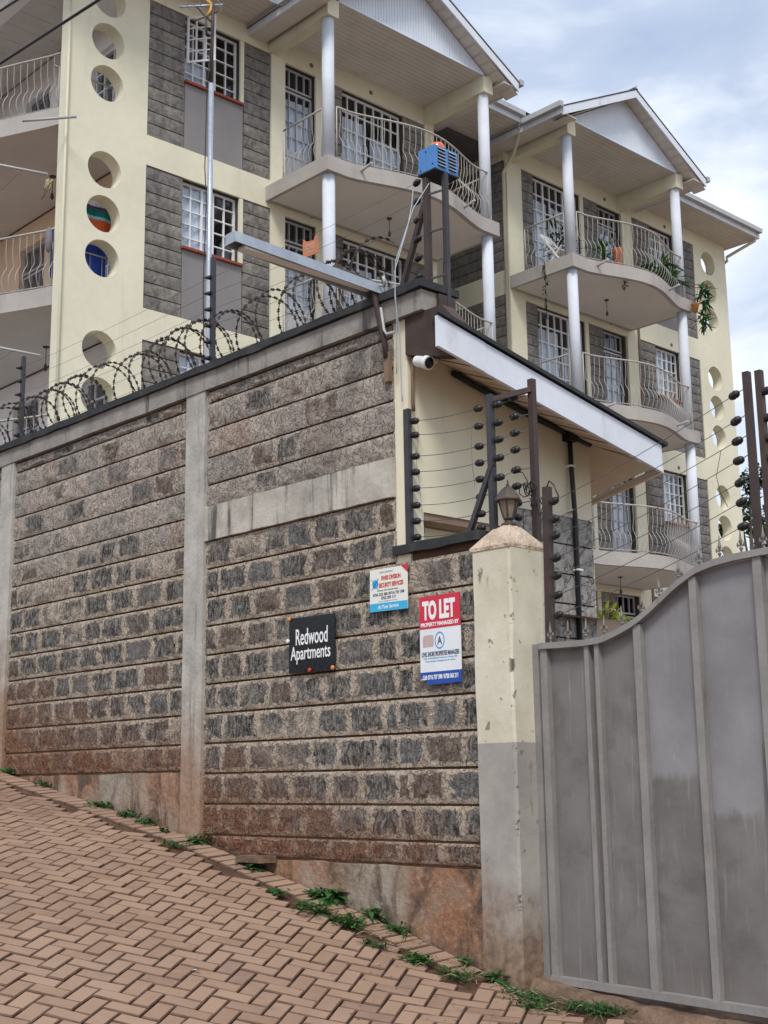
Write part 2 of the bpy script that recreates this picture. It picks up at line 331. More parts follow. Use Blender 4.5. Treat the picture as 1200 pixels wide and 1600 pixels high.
def pillar_paint():
    m, t, b = nodes('pillar_paint'); P = sepp(t); n1 = noise(t, 3, 6, .62); n2 = noise(t, 22, 5, .6); n3 = noise(t, 1, 6, .65, pos(t, (7, 7, 1.6)))
    cr = mix(t, rng(t, n1, .3, .7), (.53, .495, .385), (.64, .61, .50)); gr = mix(t, rng(t, n1, .3, .7), (.285, .268, .25), (.385, .365, .335))
    gr = mix(t, rng(t, n3, .5, .72, 0., .5), gr, (.40, .36, .31))
    c = mix(t, rng(t, P[2], .210, .215), gr, cr)
    c = mix(t, rng(t, n3, .62, .70, 0., .65), c, (.11, .095, .08))
    c = mix(t, rng(t, n2, .69, .73, 0., .9), c, (.07, .05, .04))
    s = math_(t, 'ADD', P[2], math_(t, 'MULTIPLY', math_(t, 'ADD', math_(t, 'MULTIPLY', n1, .6), math_(t, 'MULTIPLY', n3, .5)), .95)); c = mix(t, rng(t, s, -.50, .06, .95, 0.), c, mix(t, rng(t, n2, .3, .7), (.12, .07, .042), (.27, .18, .12)))
    ce = math_(t, 'MULTIPLY', rng(t, P[0], -5.235, -5.208), rng(t, P[1], -.065, -.095)); ce = math_(t, 'MULTIPLY', ce, rng(t, noise(t, 7, 6, .7), .56, .60)); c = mix(t, ce, c, (.09, .065, .05))
    n6 = noise(t, 8, 5, .6); c = mix(t, math_(t, 'MULTIPLY', rng(t, n6, .64, .69), .75), c, (.13, .10, .08))
    lk(t, c, b.inputs['Base Color']); b.inputs['Roughness'].default_value = .85; bump(t, b, math_(t, 'ADD', n1, math_(t, 'MULTIPLY', n2, .4)), .5, .012); MATS['pillar_paint'] = m
pillar_paint()
def pillar_cap():
    m, t, b = nodes('pillar_cap'); n1 = noise(t, 7, 6, .65); n2 = noise(t, 30, 5)
    c = mix(t, rng(t, n1, .3, .7), (.38, .29, .21), (.60, .49, .385)); c = mix(t, rng(t, n2, .6, .75, 0., .6), c, (.16, .11, .08))
    lk(t, c, b.inputs['Base Color']); b.inputs['Roughness'].default_value = .95; bump(t, b, math_(t, 'ADD', n1, n2), .8, .03); MATS['pillar_cap'] = m
pillar_cap()
def gate_paint():
    m, t, b = nodes('gate_paint'); P = sepp(t); n1 = noise(t, 1.6, 5, .6); nb = noise(t, 1, 5, .6, pos(t, (38, 1, 2.2))); n2 = noise(t, 50, 4); ne = noise(t, 1, 4, .6, pos(t, (26, 1, 3)))
    c = mix(t, rng(t, n1, .3, .7), (.135, .125, .122), (.19, .18, .178))
    c = mix(t, rng(t, nb, .55, .74, 0., .6), c, (.30, .29, .29)); c = mix(t, rng(t, noise(t, 3.1, 5, .65), .5, .72, 0., .55), c, (.095, .085, .082))
    # patches repainted in a paler bluish grey with ragged brush edges
    low = rng(t, P[0], -4.06, -4.05, -.01, -.20); low = math_(t, 'ADD', low, rng(t, P[0], -3.735, -3.72, 0., .36))
    rag = math_(t, 'MULTIPLY', math_(t, 'SUBTRACT', ne, .5), .13)
    p = math_(t, 'MULTIPLY', rng(t, math_(t, 'ADD', math_(t, 'SUBTRACT', P[2], low), rag), -.025, .045), rng(t, P[0], -4.42, -4.41))
    c = mix(t, math_(t, 'MULTIPLY', p, rng(t, n1, .25, .7, .55, .95)), c, mix(t, rng(t, n1, .3, .7), (.222, .219, .232), (.272, .270, .288)))
    c = mix(t, math_(t, 'MULTIPLY', rng(t, noise(t, 1, 5, .65, pos(t, (60, 1, 5))), .66, .74), rng(t, noise(t, 2.2, 3), .42, .6)), c, (.42, .41, .41))
    c = mix(t, rng(t, math_(t, 'ADD', P[2], math_(t, 'MULTIPLY', n1, .5)), -1.05, -.65, .75, 0.), c, (.145, .115, .10))
    c = mix(t, rng(t, noise(t, 1, 6, .7, pos(t, (30, 30, 1.2))), .70, .76, 0., .7), c, (.17, .085, .05))
    lk(t, c, b.inputs['Base Color']); c = mix(t, rng(t, math_(t, 'ADD', P[2], math_(t, 'MULTIPLY', noise(t, 9, 5, .65), .35)), -1.02, -.86, .75, 0.), c, (.12, .066, .042)); lk(t, rng(t, n2, .2, .8, .52, .72), b.inputs['Roughness']); b.inputs['Specular IOR Level'].default_value = .4
    bump(t, b, math_(t, 'ADD', math_(t, 'MULTIPLY', n1, 1.), math_(t, 'MULTIPLY', n2, .05)), .25, .03); MATS['gate_paint'] = m
gate_paint()
paint('gate_frame', (.235, .225, .218), .5, .15, 4, (.13, .085, .06), (12, 12, 2), (.60, .75), .6)

# ------------------------------------------------------------------ mesh + hierarchy helpers
WM = {}
class MB:
    def __init__(self): self.v = []; self.f = []; self.mi = []; self.sm = []; self.i = 0
    def face(self, pts, smooth=False):
        n = len(self.v); self.v += [tuple(p) for p in pts]; self.f.append(tuple(range(n, n+len(pts)))); self.mi.append(self.i); self.sm.append(smooth)
    def idx(self, faces, base, smooth=False):
        for f in faces: self.f.append(tuple(base+k for k in f)); self.mi.append(self.i); self.sm.append(smooth)
    def box(self, x0, x1, y0, y1, z0, z1):
        n = len(self.v); self.v += [(x, y, z) for x in (x0, x1) for y in (y0, y1) for z in (z0, z1)]
        self.idx(((0, 1, 3, 2), (4, 6, 7, 5), (0, 4, 5, 1), (2, 3, 7, 6), (0, 2, 6, 4), (1, 5, 7, 3)), n); return self
    def prism(self, pts, a, b, axis):      # polygon pts (u,v) extruded along axis from a to b
        def P(u, v, k): return {'x': (k, u, v), 'y': (u, k, v), 'z': (u, v, k)}[axis]
        n = len(self.v); m = len(pts); self.v += [P(u, v, a) for u, v in pts]+[P(u, v, b) for u, v in pts]
        self.idx([tuple(range(m))[::-1], tuple(range(m, 2*m))]+[(k, (k+1) % m, m+(k+1) % m, m+k) for k in range(m)], n); return self
    def bar(self, a, b, w, h=None, up=(0, 0, 1)):
        h = h or w; a = Vector(a); b = Vector(b); d = (b-a).normalized(); u = Vector(up)
        if abs(d.dot(u)) > .95: u = Vector((1, 0, 0))
        s = d.cross(u).normalized(); u = s.cross(d).normalized(); n = len(self.v)
        for p in (a, b):
            for i, j in ((-1, -1), (1, -1), (1, 1), (-1, 1)): self.v.append(tuple(p+s*i*w/2+u*j*h/2))
        self.idx(((3, 2, 1, 0), (4, 5, 6, 7), (0, 1, 5, 4), (1, 2, 6, 5), (2, 3, 7, 6), (3, 0, 4, 7)), n); return self
    def tube(self, path, r, k=6, closed=False, caps=True):
        path = [Vector(p) for p in path]; rs = r if isinstance(r, (list, tuple)) else [r]*len(path); n = len(self.v); prev = None
        for i, p in enumerate(path):
            d = (path[min(i+1, len(path)-1)]-path[max(i-1, 0)]).normalized()
            if prev is None:
                u = Vector((0, 0, 1)) if abs(d.z) < .9 else Vector((1, 0, 0)); s = d.cross(u).normalized()
            else: s = (prev-d*prev.dot(d)).normalized()
            prev = s; u = d.cross(s)
            for j in range(k):
                a = 2*math.pi*j/k; self.v.append(tuple(p+(s*math.cos(a)+u*math.sin(a))*rs[i]))
        for i in range(len(path)-1):
            self.idx([(i*k+j, i*k+(j+1) % k, (i+1)*k+(j+1) % k, (i+1)*k+j) for j in range(k)], n, True)
        if caps: self.idx([tuple(range(k))[::-1], tuple(range((len(path)-1)*k, len(path)*k))], n)
        return self
    def lathe(self, prof, k=16, c=(0, 0, 0), smooth=True, axis=None):
        n = len(self.v); Q = Vector((0, 0, 1)).rotation_difference(Vector(axis).normalized()).to_matrix() if axis else Matrix.Identity(3)
        for r, z in prof:
            for j in range(k):
                a = 2*math.pi*j/k; self.v.append(tuple(Vector(c)+Q @ Vector((r*math.cos(a), r*math.sin(a), z))))
        for i in range(len(prof)-1): self.idx([(i*k+j, i*k+(j+1) % k, (i+1)*k+(j+1) % k, (i+1)*k+j) for j in range(k)], n, smooth)
        self.idx([tuple(range(k))[::-1], tuple(range((len(prof)-1)*k, len(prof)*k))], n); return self
    def mesh(self, name, mats, off=(0, 0, 0)):
        me = bpy.data.meshes.new(name); o = Vector(off)
        me.from_pydata([tuple(Vector(p)-o) for p in self.v], [], self.f)
        for m in ([mats] if isinstance(mats, str) else mats): me.materials.append(MATS[m])
        me.polygons.foreach_set('material_index', self.mi); me.polygons.foreach_set('use_smooth', self.sm); me.update(); return me
    def build(self, name, mats, parent=None, **kw):
        xs = [p[0] for p in self.v]; ys = [p[1] for p in self.v]; zs = [p[2] for p in self.v]
        c = Vector(((min(xs)+max(xs))/2, (min(ys)+max(ys))/2, min(zs)))
        return put(name, self.mesh(name, mats, c), parent, Matrix.Translation(c), **kw)
def put(name, data, parent=None, M=None, label=None, cat=None, group=None, kind=None):
    o = bpy.data.objects.new(name, data); COL.objects.link(o); M = M or Matrix.Identity(4)
    if parent is not None:
        o.parent = parent; o.matrix_parent_inverse = WM[parent.name].inverted()
    o.matrix_basis = M; WM[o.name] = M.copy()
    if label: o['label'] = label
    if cat: o['category'] = cat
    if group: o['group'] = group
    if kind: o['kind'] = kind
    return o
def thing(name, loc, label, cat, group=None): return put(name, None, None, Matrix.Translation(loc), label, cat, group)
def fitted(key, wd, ht):
    src = TXT[key]; xs = [v.co.x for v in src.vertices]; ys = [v.co.y for v in src.vertices]
    me = src.copy(); x0, x1, y0, y1 = min(xs), max(xs), min(ys), max(ys)
    for v in me.vertices: v.co = ((v.co.x-(x0+x1)/2)*wd/(x1-x0), (v.co.y-(y0+y1)/2)*ht/(y1-y0), v.co.z*.04+.0002)
    return me
def text(key, wd, ht, x, y, z, m, parent, tilt=0.):
    me = fitted(key, wd, ht); me.materials.clear(); me.materials.append(MATS[m])
    M = Matrix.Translation((x, y, z)) @ Matrix(((1, 0, 0, 0), (0, 0, -1, 0), (0, 1, 0, 0), (0, 0, 0, 1))) @ Matrix.Rotation(tilt, 4, 'Z')
    return put('lettering', me, parent, M)
def lerp(a, b, t): return a+(b-a)*t
def interp(x, X, Y):
    if x <= X[0]: return Y[0]
    for i in range(len(X)-1):
        if x <= X[i+1]: return lerp(Y[i], Y[i+1], (x-X[i])/(X[i+1]-X[i]))
    return Y[-1]

# ================================================================== GROUND
GX = [-60, -30, -11.63, -8.43, -7.6, -6.7, -6.2, -5.6, -5.2, -4.6, -3.8, -2, 0, 6, 30]
GZ = [10, 4.3, .16, -.40, -.585, -.79, -.91, -1.06, -1.15, -1.215, -1.25, -1.32, -1.4, -1.75, -3]
def g0(x): return interp(x, GX, GZ)
def gz(x, y): return (g0(x-.25)+2*g0(x)+g0(x+.25))/4+.06*max(min(y, .4), -3)
# far terrain + street bed
b = MB(); xs = [-300, -60, -30]+[-20+.5*k for k in range(57)]+[14, 30, 120, 300]; ys = [-200, -60, -20, -12]+[-9+.5*k for k in range(20)]
vi = {}
for i, x in enumerate(xs):
    for j, y in enumerate(ys): vi[i, j] = len(b.v); b.v.append((x, y, gz(x, y)-.022))
for i in range(len(xs)-1):
    for j in range(len(ys)-1): b.f.append((vi[i, j], vi[i+1, j], vi[i+1, j+1], vi[i, j+1])); b.mi.append(0); b.sm.append(True)
b.build('ground', 'soil', kind='structure', label='bare red soil under the street paving')
# yard behind the wall and driveway
b = MB()
def yz(x, y): return min(1.2, gz(x, .3)-.02+max(0, y-.35)*.26) if x > -5.6 else 1.15
for i in range(40):
    for j in range(30):
        x0, x1, y0, y1 = -32+i, -31+i, .35+j, 1.35+j
        if x1 <= -6: q = 1.15; b.face([(x0, y0, q), (x1, y0, q), (x1, y1, q), (x0, y1, q)])
        else: b.face([(x, y, min(1.2, gz(max(x, -5.4), .3)-.05+max(0, y-.35)*.26)) for x, y in ((x0, y0), (x1, y0), (x1, y1), (x0, y1))])
b.build('yard', 'yard_ground', kind='structure', label='compound yard behind the wall and gate')
b = MB(); b.face([(-400, 30.3, .6), (400, 30.3, .6), (400, 420, 6), (-400, 420, 6)]); b.face([(-400, .35, .3), (-32, .35, .3), (-32, 30.3, .6), (-400, 30.3, .6)]); b.face([(8, .35, -1.4), (400, .35, -1.4), (400, 30.3, .6), (8, 30.3, .6)])
b.build('far_ground', 'yard_ground', kind='structure', label='open ground beyond the compound')

# pavers: herringbone, each of the 300 that show largest an object of its own
road = put('street_paving', None, None, Matrix.Translation((-6, -2, gz(-6, -2))), 'sloping street of red clay block pavers laid in herringbone', None, None, 'structure')
TH = R(33); CU_ = .1045; E1 = Vector((math.cos(TH), math.sin(TH))); E2 = Vector((-math.sin(TH), math.cos(TH)))
def paver_mesh(name, seed):
    rr = random.Random(seed); bb = MB(); L2, W2, h, ch = CU_-.0035, CU_/2-.0035, .05, .0058
    lo = [(-L2, -W2), (L2, -W2), (L2, W2), (-L2, W2)]; hi = [(-L2+ch, -W2+ch), (L2-ch, -W2+ch), (L2-ch, W2-ch), (-L2+ch, W2-ch)]
    j = lambda: rr.uniform(-.0015, .0015)
    bb.v = [(x, y, -h) for x, y in lo]+[(x+j(), y+j(), -ch) for x, y in lo]+[(x+j(), y+j(), j()) for x, y in hi]
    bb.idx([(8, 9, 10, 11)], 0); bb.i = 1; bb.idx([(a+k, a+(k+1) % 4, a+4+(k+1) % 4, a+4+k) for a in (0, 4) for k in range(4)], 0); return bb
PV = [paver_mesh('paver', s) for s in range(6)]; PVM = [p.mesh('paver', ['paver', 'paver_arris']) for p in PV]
cand = []
for i in range(-150, 120):
    for j in range(-150, 120):
        k = (i+j) % 4
        if k == 0: cx, cy, rot = i+1, j+.5, 0
        elif k == 2: cx, cy, rot = i+.5, j+1, 1
        else: continue
        p = E1*(cx*CU_)+E2*(cy*CU_)+Vector((-6, -2))
        if not (-15 < p.x < 1.5 and -6.5 < p.y): continue
        if p.y > (-.36 if p.x < -5.35 else -.22): continue
        cand.append((p.x, p.y, rot, 0))
x = -15
while x < -5.55:                                        # soldier course along the wall foot
    cand.append((x, -.165+random.uniform(-.012, .012), 2, 0)); x += .107
rk = []
for c in cand:
    q = px((c[0], c[1], gz(c[0], c[1])))
    vis = q and -25 < q[0] < 1225 and q[1] < 1625 and q[2] > 3
    rk.append((0 if vis else 1, q[2] if q else 99, c))
rk.sort(key=lambda a: (a[0], a[1]))
bulk = MB()
for n, (v_, d_, c) in enumerate(rk):
    x, y, rot, _ = c; a = TH+(math.pi/2 if rot == 1 else 0)
    if rot == 2: a = math.pi/2+random.uniform(-.03, .03)
    a += random.uniform(-.012, .012); z = gz(x, y)+random.uniform(-.0035, .0035)
    sx_, sy_ = (gz(x+.05, y)-gz(x-.05, y))/.1, (gz(x, y+.05)-gz(x, y-.05))/.1
    t1 = Vector((math.cos(a), math.sin(a), sx_*math.cos(a)+sy_*math.sin(a)+random.uniform(-.010, .010))).normalized(); nn = Vector((-sx_, -sy_, 1)).normalized()
    t2 = nn.cross(t1).normalized(); nn = t1.cross(t2)
    M = Matrix(((t1.x, t2.x, nn.x, x), (t1.y, t2.y, nn.y, y), (t1.z, t2.z, nn.z, z), (0, 0, 0, 1)))
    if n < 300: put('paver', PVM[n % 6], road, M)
    else:
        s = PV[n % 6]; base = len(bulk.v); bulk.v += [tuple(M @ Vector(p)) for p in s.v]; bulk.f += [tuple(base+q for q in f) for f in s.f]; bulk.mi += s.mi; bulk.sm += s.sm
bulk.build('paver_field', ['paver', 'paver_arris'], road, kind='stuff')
# threshold in front of the gate
b = MB(); N = 70
for k in range(N):
    xa, xb = lerp(-5.3, -1.2, k/N), lerp(-5.3, -1.2, (k+1)/N)
    def tz(x, y): return gz(x, y)+(.035 if y > -.05 else -.025)+.022*mnoise.noise(Vector((x*7, y*9, 1)))+.012*mnoise.noise(Vector((x*23, y*23, 4)))
    ys_ = (-.24, -.19, -.15, -.10, -.05, 0, .06, .14, .3)
    for ya, yb in zip(ys_[:-1], ys_[1:]): b.face([(xa, ya, tz(xa, ya)), (xb, ya, tz(xb, ya)), (xb, yb, tz(xb, yb)), (xa, yb, tz(xa, yb))], True)
b.build('gate_threshold', 'kerb_concrete', kind='structure', label='rough soil covered concrete threshold under the gate')

# ================================================================== BOUNDARY WALL
wall = thing('boundary_wall', (-8.5, .1, -.6), 'tall rough grey stone boundary wall with concrete posts and dark capping', 'wall')
def rough_block(seed):
    bb = MB(); nx, nz = 10, 7; rr = random.Random(seed); o = Vector((seed*3.7, seed*1.3, 0))
    for j in range(nz):
        for i in range(nx):
            u, v = i/(nx-1), j/(nz-1); e = min(min(u, 1-u)*3.2, min(v, 1-v)*2.2, 1.)
            e = min(min(v, 1-v)*7, 1.); eu = min(1, .35+min(u, 1-u)*4); d = .010*e+.020*e*eu*max(-.5, mnoise.noise(o+Vector((u*3.1, v*2.2, 0))))+.009*e*eu*mnoise.noise(o+Vector((u*8, v*6, 5)))
            jx = .010*mnoise.noise(o+Vector((u*5, v*5, 9)))*(0 < i < nx-1); jz = .03*mnoise.noise(o+Vector((u*4, v*3, 12)))*(0 < j < nz-1)
            edge = .016*mnoise.noise(o+Vector((u*6, v*6, 3)))*(0 < i < nx-1)
            bb.v.append((u+jx, -d, v+jz+(edge if j in (0, nz-1) else 0)))
    for j in range(nz-1):
        bb.idx([(j*nx+i, j*nx+i+1, (j+1)*nx+i+1, (j+1)*nx+i) for i in range(nx-1)], 0, True)
    bot = [i for i in range(nx)]; top = [(nz-1)*nx+i for i in range(nx)]; lef = [j*nx for j in range(nz)]; rig = [j*nx+nx-1 for j in range(nz)]
    def side(ids, A, B, flip):
        n = len(bb.v); bb.v += [bb.v[k] for k in ids]+[A, B]; f = tuple(range(n, n+len(ids)+2)); bb.idx([f[::-1] if flip else f], 0)
    side(bot, (1, .06, 0), (0, .06, 0), True); side(top, (1, .06, 1), (0, .06, 1), False); side(lef, (0, .06, 1), (0, .06, 0), False); side(rig, (1, .06, 1), (1, .06, 0), True)
    return bb
RB = [rough_block(s+1) for s in range(14)]; RBM = [r.mesh('stone', 'wall_stone') for r in RB]
ZK = [-.371+.2235*k for k in range(-3, 16)]+[3.08]
def courses(x0, x1, zlo, zhi, first=0):
    for a, c in zip(ZK[:-1], ZK[1:]):
        if c <= zlo+.03 or a >= zhi-.03: continue
        za, zc = max(a, zlo)+.0080, min(c, zhi)-.0080
        if zc-za < .04: continue
        x = x0-random.uniform(0, .2)
        while x < x1-.02:
            wd = random.uniform(.26, .43); xa, xb = max(x, x0), min(x+wd, x1)
            if x1-xb < .1: xb = x1
            if xb-xa > .04: yield xa, xb, za, zc
            x = xb if xb == x1 else x+wd
blocks = list(courses(-11.6, -8.69, .10, 3.08))+list(courses(-8.43, -6.28, 2.135, 3.08))+list(courses(-8.43, -6.28, -.515, 1.86))+list(courses(-6.28, -5.45, -.515, 1.46))
# the capped low stretch was re-plastered: its top course is one tall row
cnt = 0
for xa, xb, za, zc in blocks:
    k = random.randrange(14); fl = random.random() < .5
    M = Matrix.Translation((xb if fl else xa, random.uniform(-.0015, .0015), za)) @ Matrix.Diagonal((-(xb-xa) if fl else xb-xa, random.uniform(.8, 1.15), zc-za, 1))
    put('stone', RBM[k], wall, M); cnt += 1
far = MB()
for xa, xb, za, zc in list(courses(-14.90, -11.86, .10, 3.08))+list(courses(-24, -15.15, .10, 3.08)):
    s = RB[random.randrange(14)]; base = len(far.v); far.v += [(xa+p[0]*(xb-xa-.003), p[1], za+p[2]*(zc-za)) for p in s.v]; far.idx(s.f, base, True)
far.build('stone_courses', 'wall_stone', wall, kind='stuff')
b = MB(); b.box(-24, -6.29, .022, .24, -1.2, 3.09); b.box(-6.29, -5.45, .022, .2, -1.5, 1.47); b.build('wall_core', 'wall_core', wall)
for x0, x1 in ((-15.15, -14.90), (-11.85, -11.60), (-8.69, -8.43)):
    b = MB(); n = 12; zb = g0(x0)-.3
    for k in range(n): 
        za, zc = lerp(zb, 3.085, k/n), lerp(zb, 3.085, (k+1)/n)
        j = [.004*mnoise.noise(Vector((x0, q*3, s))) for q in (za, zc) for s in (0, 5)]
        for (p, q) in (((x0+j[0], -.035), (x1+j[1], -.035)), ((x1+j[1], -.035), (x1+j[1], .1)), ((x0+j[0], .1), (x0+j[0], -.035))):
            pa = (p[0]-j[0]+j[2], p[1]) if p[0] < (x0+x1)/2 else (p[0]-j[1]+j[3], p[1]); qa = (q[0]-j[0]+j[2], q[1]) if q[0] < (x0+x1)/2 else (q[0]-j[1]+j[3], q[1])
            b.face([(*p, za), (*q, za), (*qa, zc), (*pa, zc)])
    b.build('concrete_post', 'concrete_post', wall)
def rag_strip(name, x0, x1, y0, y1, zlo, zhi, m, parent, n=30, amp=.012, sl=None):
    bb = MB()
    for k in range(n):
        xa, xb = lerp(x0, x1, k/n), lerp(x0, x1, (k+1)/n)
        za = [(sl[0](x) if sl else zlo)+amp*mnoise.noise(Vector((x*6, zlo*7, 1))) for x in (xa, xb)]; zc = [zhi+amp*mnoise.noise(Vector((x*6, zhi*7, 4))) for x in (xa, xb)]
        yy = [y0+.5*amp*mnoise.noise(Vector((x*4, zhi, 8))) for x in (xa, xb)]
        bb.face([(xa, yy[0], za[0]), (xb, yy[1], za[1]), (xb, yy[1], zc[1]), (xa, yy[0], zc[0])])
        bb.face([(xa, yy[0], zc[0]), (xb, yy[1], zc[1]), (xb, y1, zc[1]), (xa, y1, zc[0])]); bb.face([(xa, y1, za[0]), (xb, y1, za[1]), (xb, yy[1], za[1]), (xa, yy[0], za[0])])
        if k == 0: bb.face([(xa, y1, za[0]), (xa, yy[0], za[0]), (xa, yy[0], zc[0]), (xa, y1, zc[0])])
        if k == n-1: bb.face([(xb, yy[1], za[1]), (xb, y1, za[1]), (xb, y1, zc[1]), (xb, yy[1], zc[1])])
        bb.face([(xb, y1, za[1]), (xa, y1, za[0]), (xa, y1, zc[0]), (xb, y1, zc[1])])
    return bb.build(name, m, parent)
rag_strip('coping_beam', -24, -5.955, -.045, .27, 3.085, 3.232, 'concrete_beam', wall, 60, .006)
rag_strip('felt_strip', -24, -5.93, -.075, .30, 3.234, 3.292, 'felt', wall, 90, .016)
rag_strip('render_band', -8.43, -6.275, -.028, .1, 1.862, 2.132, 'render_band', wall, 24, .010)
rag_strip('low_capping', -6.285, -5.5, -.035, .26, 1.462, 1.525, 'felt', wall, 12, .010)
rag_strip('foundation_plinth', -11.6, -8.69, -.03, .1, -.9, .088, 'concrete_plinth', wall, 30, .012)
rag_strip('foundation_plinth', -8.43, -5.45, -.03, .1, -1.5, -.526, 'concrete_plinth', wall, 30, .012)

# ================================================================== GATE PILLAR + LANTERN
pil = thing('gate_pillar', (-5.36, .07, -1.15), 'stout square gate pillar painted cream above and grey below', 'pillar')
b = MB(); n = 16; x0, x1, y0, y1 = -5.515, -5.205, -.1, .25
def prof(z, s): return .007*mnoise.noise(Vector((z*2.3, s*3.1, 2)))+.004*mnoise.noise(Vector((z*9, s, 7)))
rings = []
for k in range(n+1):
    z = lerp(-1.45, 1.375, k/n); c = .014; a = [prof(z, s) for s in range(4)]
    bx0, bx1, by0, by1 = x0+a[0], x1+a[1], y0+a[2], y1+a[3]
    rings.append([(bx0+c, by0, z), (bx1-c, by0, z), (bx1, by0+c, z), (bx1, by1-c, z), (bx1-c, by1, z), (bx0+c, by1, z), (bx0, by1-c, z), (bx0, by0+c, z)])
for k in range(n):
    for j in range(8): b.face([rings[k][j], rings[k][(j+1) % 8], rings[k+1][(j+1) % 8], rings[k+1][j]], False)
b.build('shaft', 'pillar_paint', pil)
b = MB(); prev = None; cx, cy = -5.33, .06
for f, z in ((1.02, 1.37), (1.03, 1.39), (.97, 1.405), (.72, 1.46), (.46, 1.51), (.36, 1.512), (.22, 1.535), (.02, 1.54)):
    rg = []
    for k in range(24):
        a = 2*math.pi*k/24; c_, s_ = math.cos(a), math.sin(a); q = 1/max(abs(c_), abs(s_)); q = lerp(q, 1.12, 1-f if f < 1 else 0)
        rg.append((cx-.03*f+c_*q*.157*f, cy+.015*f+s_*q*.177*f, z+.008*mnoise.noise(Vector((c_*3, s_*3, z*9)))*(f < 1)))
    if prev:
        for k in range(24): b.face([prev[k], prev[(k+1) % 24], rg[(k+1) % 24], rg[k]], f < .9)
    prev = rg
b.build('cap', 'pillar_cap', pil)
lan = thing('gate_lantern', (-5.335, .06, 1.535), 'small brown unlit hexagonal lantern standing on the gate pillar cap', 'lantern')
c = (-5.335, .06, 1.535); b = MB()
b.lathe([(.05, -.005), (.05, .008), (.028, .014), (.022, .03), (.035, .038), (.035, .046)], 12, c, False); b.build('base', 'lamp_brown', lan)
b = MB(); b.lathe([(.032, .046), (.046, .09), (.062, .15)], 6, c, False); b.build('glass_body', 'lantern_glass', lan)
b = MB()
for k in range(6):
    a = 2*math.pi*k/6; b.bar((c[0]+.033*math.cos(a), c[1]+.033*math.sin(a), c[2]+.044), (c[0]+.064*math.cos(a), c[1]+.064*math.sin(a), c[2]+.152), .009)
b.build('frame', 'lamp_brown', lan)
b = MB(); b.lathe([(.084, .150), (.088, .158), (.080, .170), (.066, .195), (.045, .222), (.022, .240), (.010, .246), (.012, .252), (.007, .262), (.004, .285), (.001, .29)], 6, c, False); b.build('roof', 'lamp_brown', lan)

# ================================================================== GATE
gate = thing('metal_gate', (-3.4, .1, -1.15), 'solid grey sheet metal gate with curved top and small spear finials', 'gate')
GTX = [-5.13, -4.95, -4.79, -4.68, -4.60, -4.49, -4.39, -4.27, -4.157, -4.029, -3.91, -3.79, -3.63, -3.4, -1.2]
GTZ = [.774, .768, .766, .772, .793, .83, .876, .952, 1.027, 1.092, 1.118, 1.131, 1.138, 1.14, 1.14]
def gt(x): return interp(x, GTX, GTZ)
def gb(x): return -1.112-.024*(x+5.13)
b = MB(); b.bar((-5.185, .10, -1.22), (-5.185, .10, .79), .035, .05); b.build('jamb_post', 'gate_frame', gate)
ribs = [(-5.115, .05), (-4.795, .032), (-4.722, .03), (-4.435, .05), (-4.055, .045), (-3.655, .05), (-3.28, .045), (-2.9, .045), (-2.5, .05), (-2.1, .045), (-1.7, .045), (-1.25, .05)]
for i, (x, wd) in enumerate(ribs):
    b = MB(); b.box(x-wd/2, x+wd/2, .076, .128, gb(x)+.02, gt(x)-.018); b.build('upright', 'gate_frame', gate)
for (xa, wa), (xb, wb) in zip(ribs[:-1], ribs[1:]):
    a, c = xa+wa/2+.001, xb-wb/2-.001; b = MB(); n = 8
    pts = [(a, gb(a)+.01), (c, gb(c)+.01)]+[(lerp(c, a, k/n), gt(lerp(c, a, k/n))-.03) for k in range(n+1)]
    m_ = len(pts); front = [(x, .103+.004*mnoise.noise(Vector((x*2, z*2, 0))), z) for x, z in pts]; back = [(x, .107, z) for x, z in pts]
    # sheet as a fine grid so that it dents a little
    nz = 14; base = len(b.v)
    for j in range(nz+1):
        for i in range(n+1):
            x = lerp(a, c, i/n); z = lerp(gb(x)+.01, gt(x)-.02, j/nz); e = min(i, n-i, 2)/2*min(j, nz-j, 2)/2
            b.v.append((x, .116+.010*e*mnoise.noise(Vector((x*3.1, z*1.7, xa)))+.003*e*mnoise.noise(Vector((x*9, z*5, xa))), z))
    for j in range(nz): b.idx([(j*(n+1)+i, j*(n+1)+i+1, (j+1)*(n+1)+i+1, (j+1)*(n+1)+i) for i in range(n)], base, True)
    base = len(b.v); b.v += [(a, .134, gb(a)), (c, .134, gb(c)), (c, .134, gt(c)-.03), (a, .134, gt(a)-.03)]; b.idx([(3, 2, 1, 0)], base)
    b.build('sheet_panel', 'gate_paint', gate)
b = MB(); n = 70
for k in range(n):
    xa, xb = lerp(-5.14, -1.2, k/n), lerp(-5.14, -1.2, (k+1)/n)
    za, zb = gt(xa), gt(xb)
    for p, q in (((.062, -.018), (.062, .018)), ((.062, .018), (.13, .018)), ((.13, .018), (.13, -.018)), ((.13, -.018), (.062, -.018))):
        b.face([(xa, p[0], za+p[1]), (xb, p[0], zb+p[1]), (xb, q[0], zb+q[1]), (xa, q[0], za+q[1])][::-1])
b.face([(-5.14, y, gt(-5.14)+z) for y, z in ((.062, -.018), (.062, .018), (.13, .018), (.13, -.018))])
b.build('top_rail', 'gate_frame', gate)
b = MB(); b.bar((-5.14, .09, gb(-5.14)), (-1.2, .09, gb(-1.2)), .056, .04); b.build('bottom_rail', 'gate_frame', gate)
fin = MB()
fin.bar((0, 0, 0), (0, 0, .03), .012); fin.lathe([(.004, .022), (.016, .03), (.016, .036), (.004, .045)], 8)
fin.box(-.026, .026, -.006, .006, .048, .058); fin.lathe([(.004, .045), (.012, .066), (.02, .078), (.013, .092), (.003, .15)], 4)
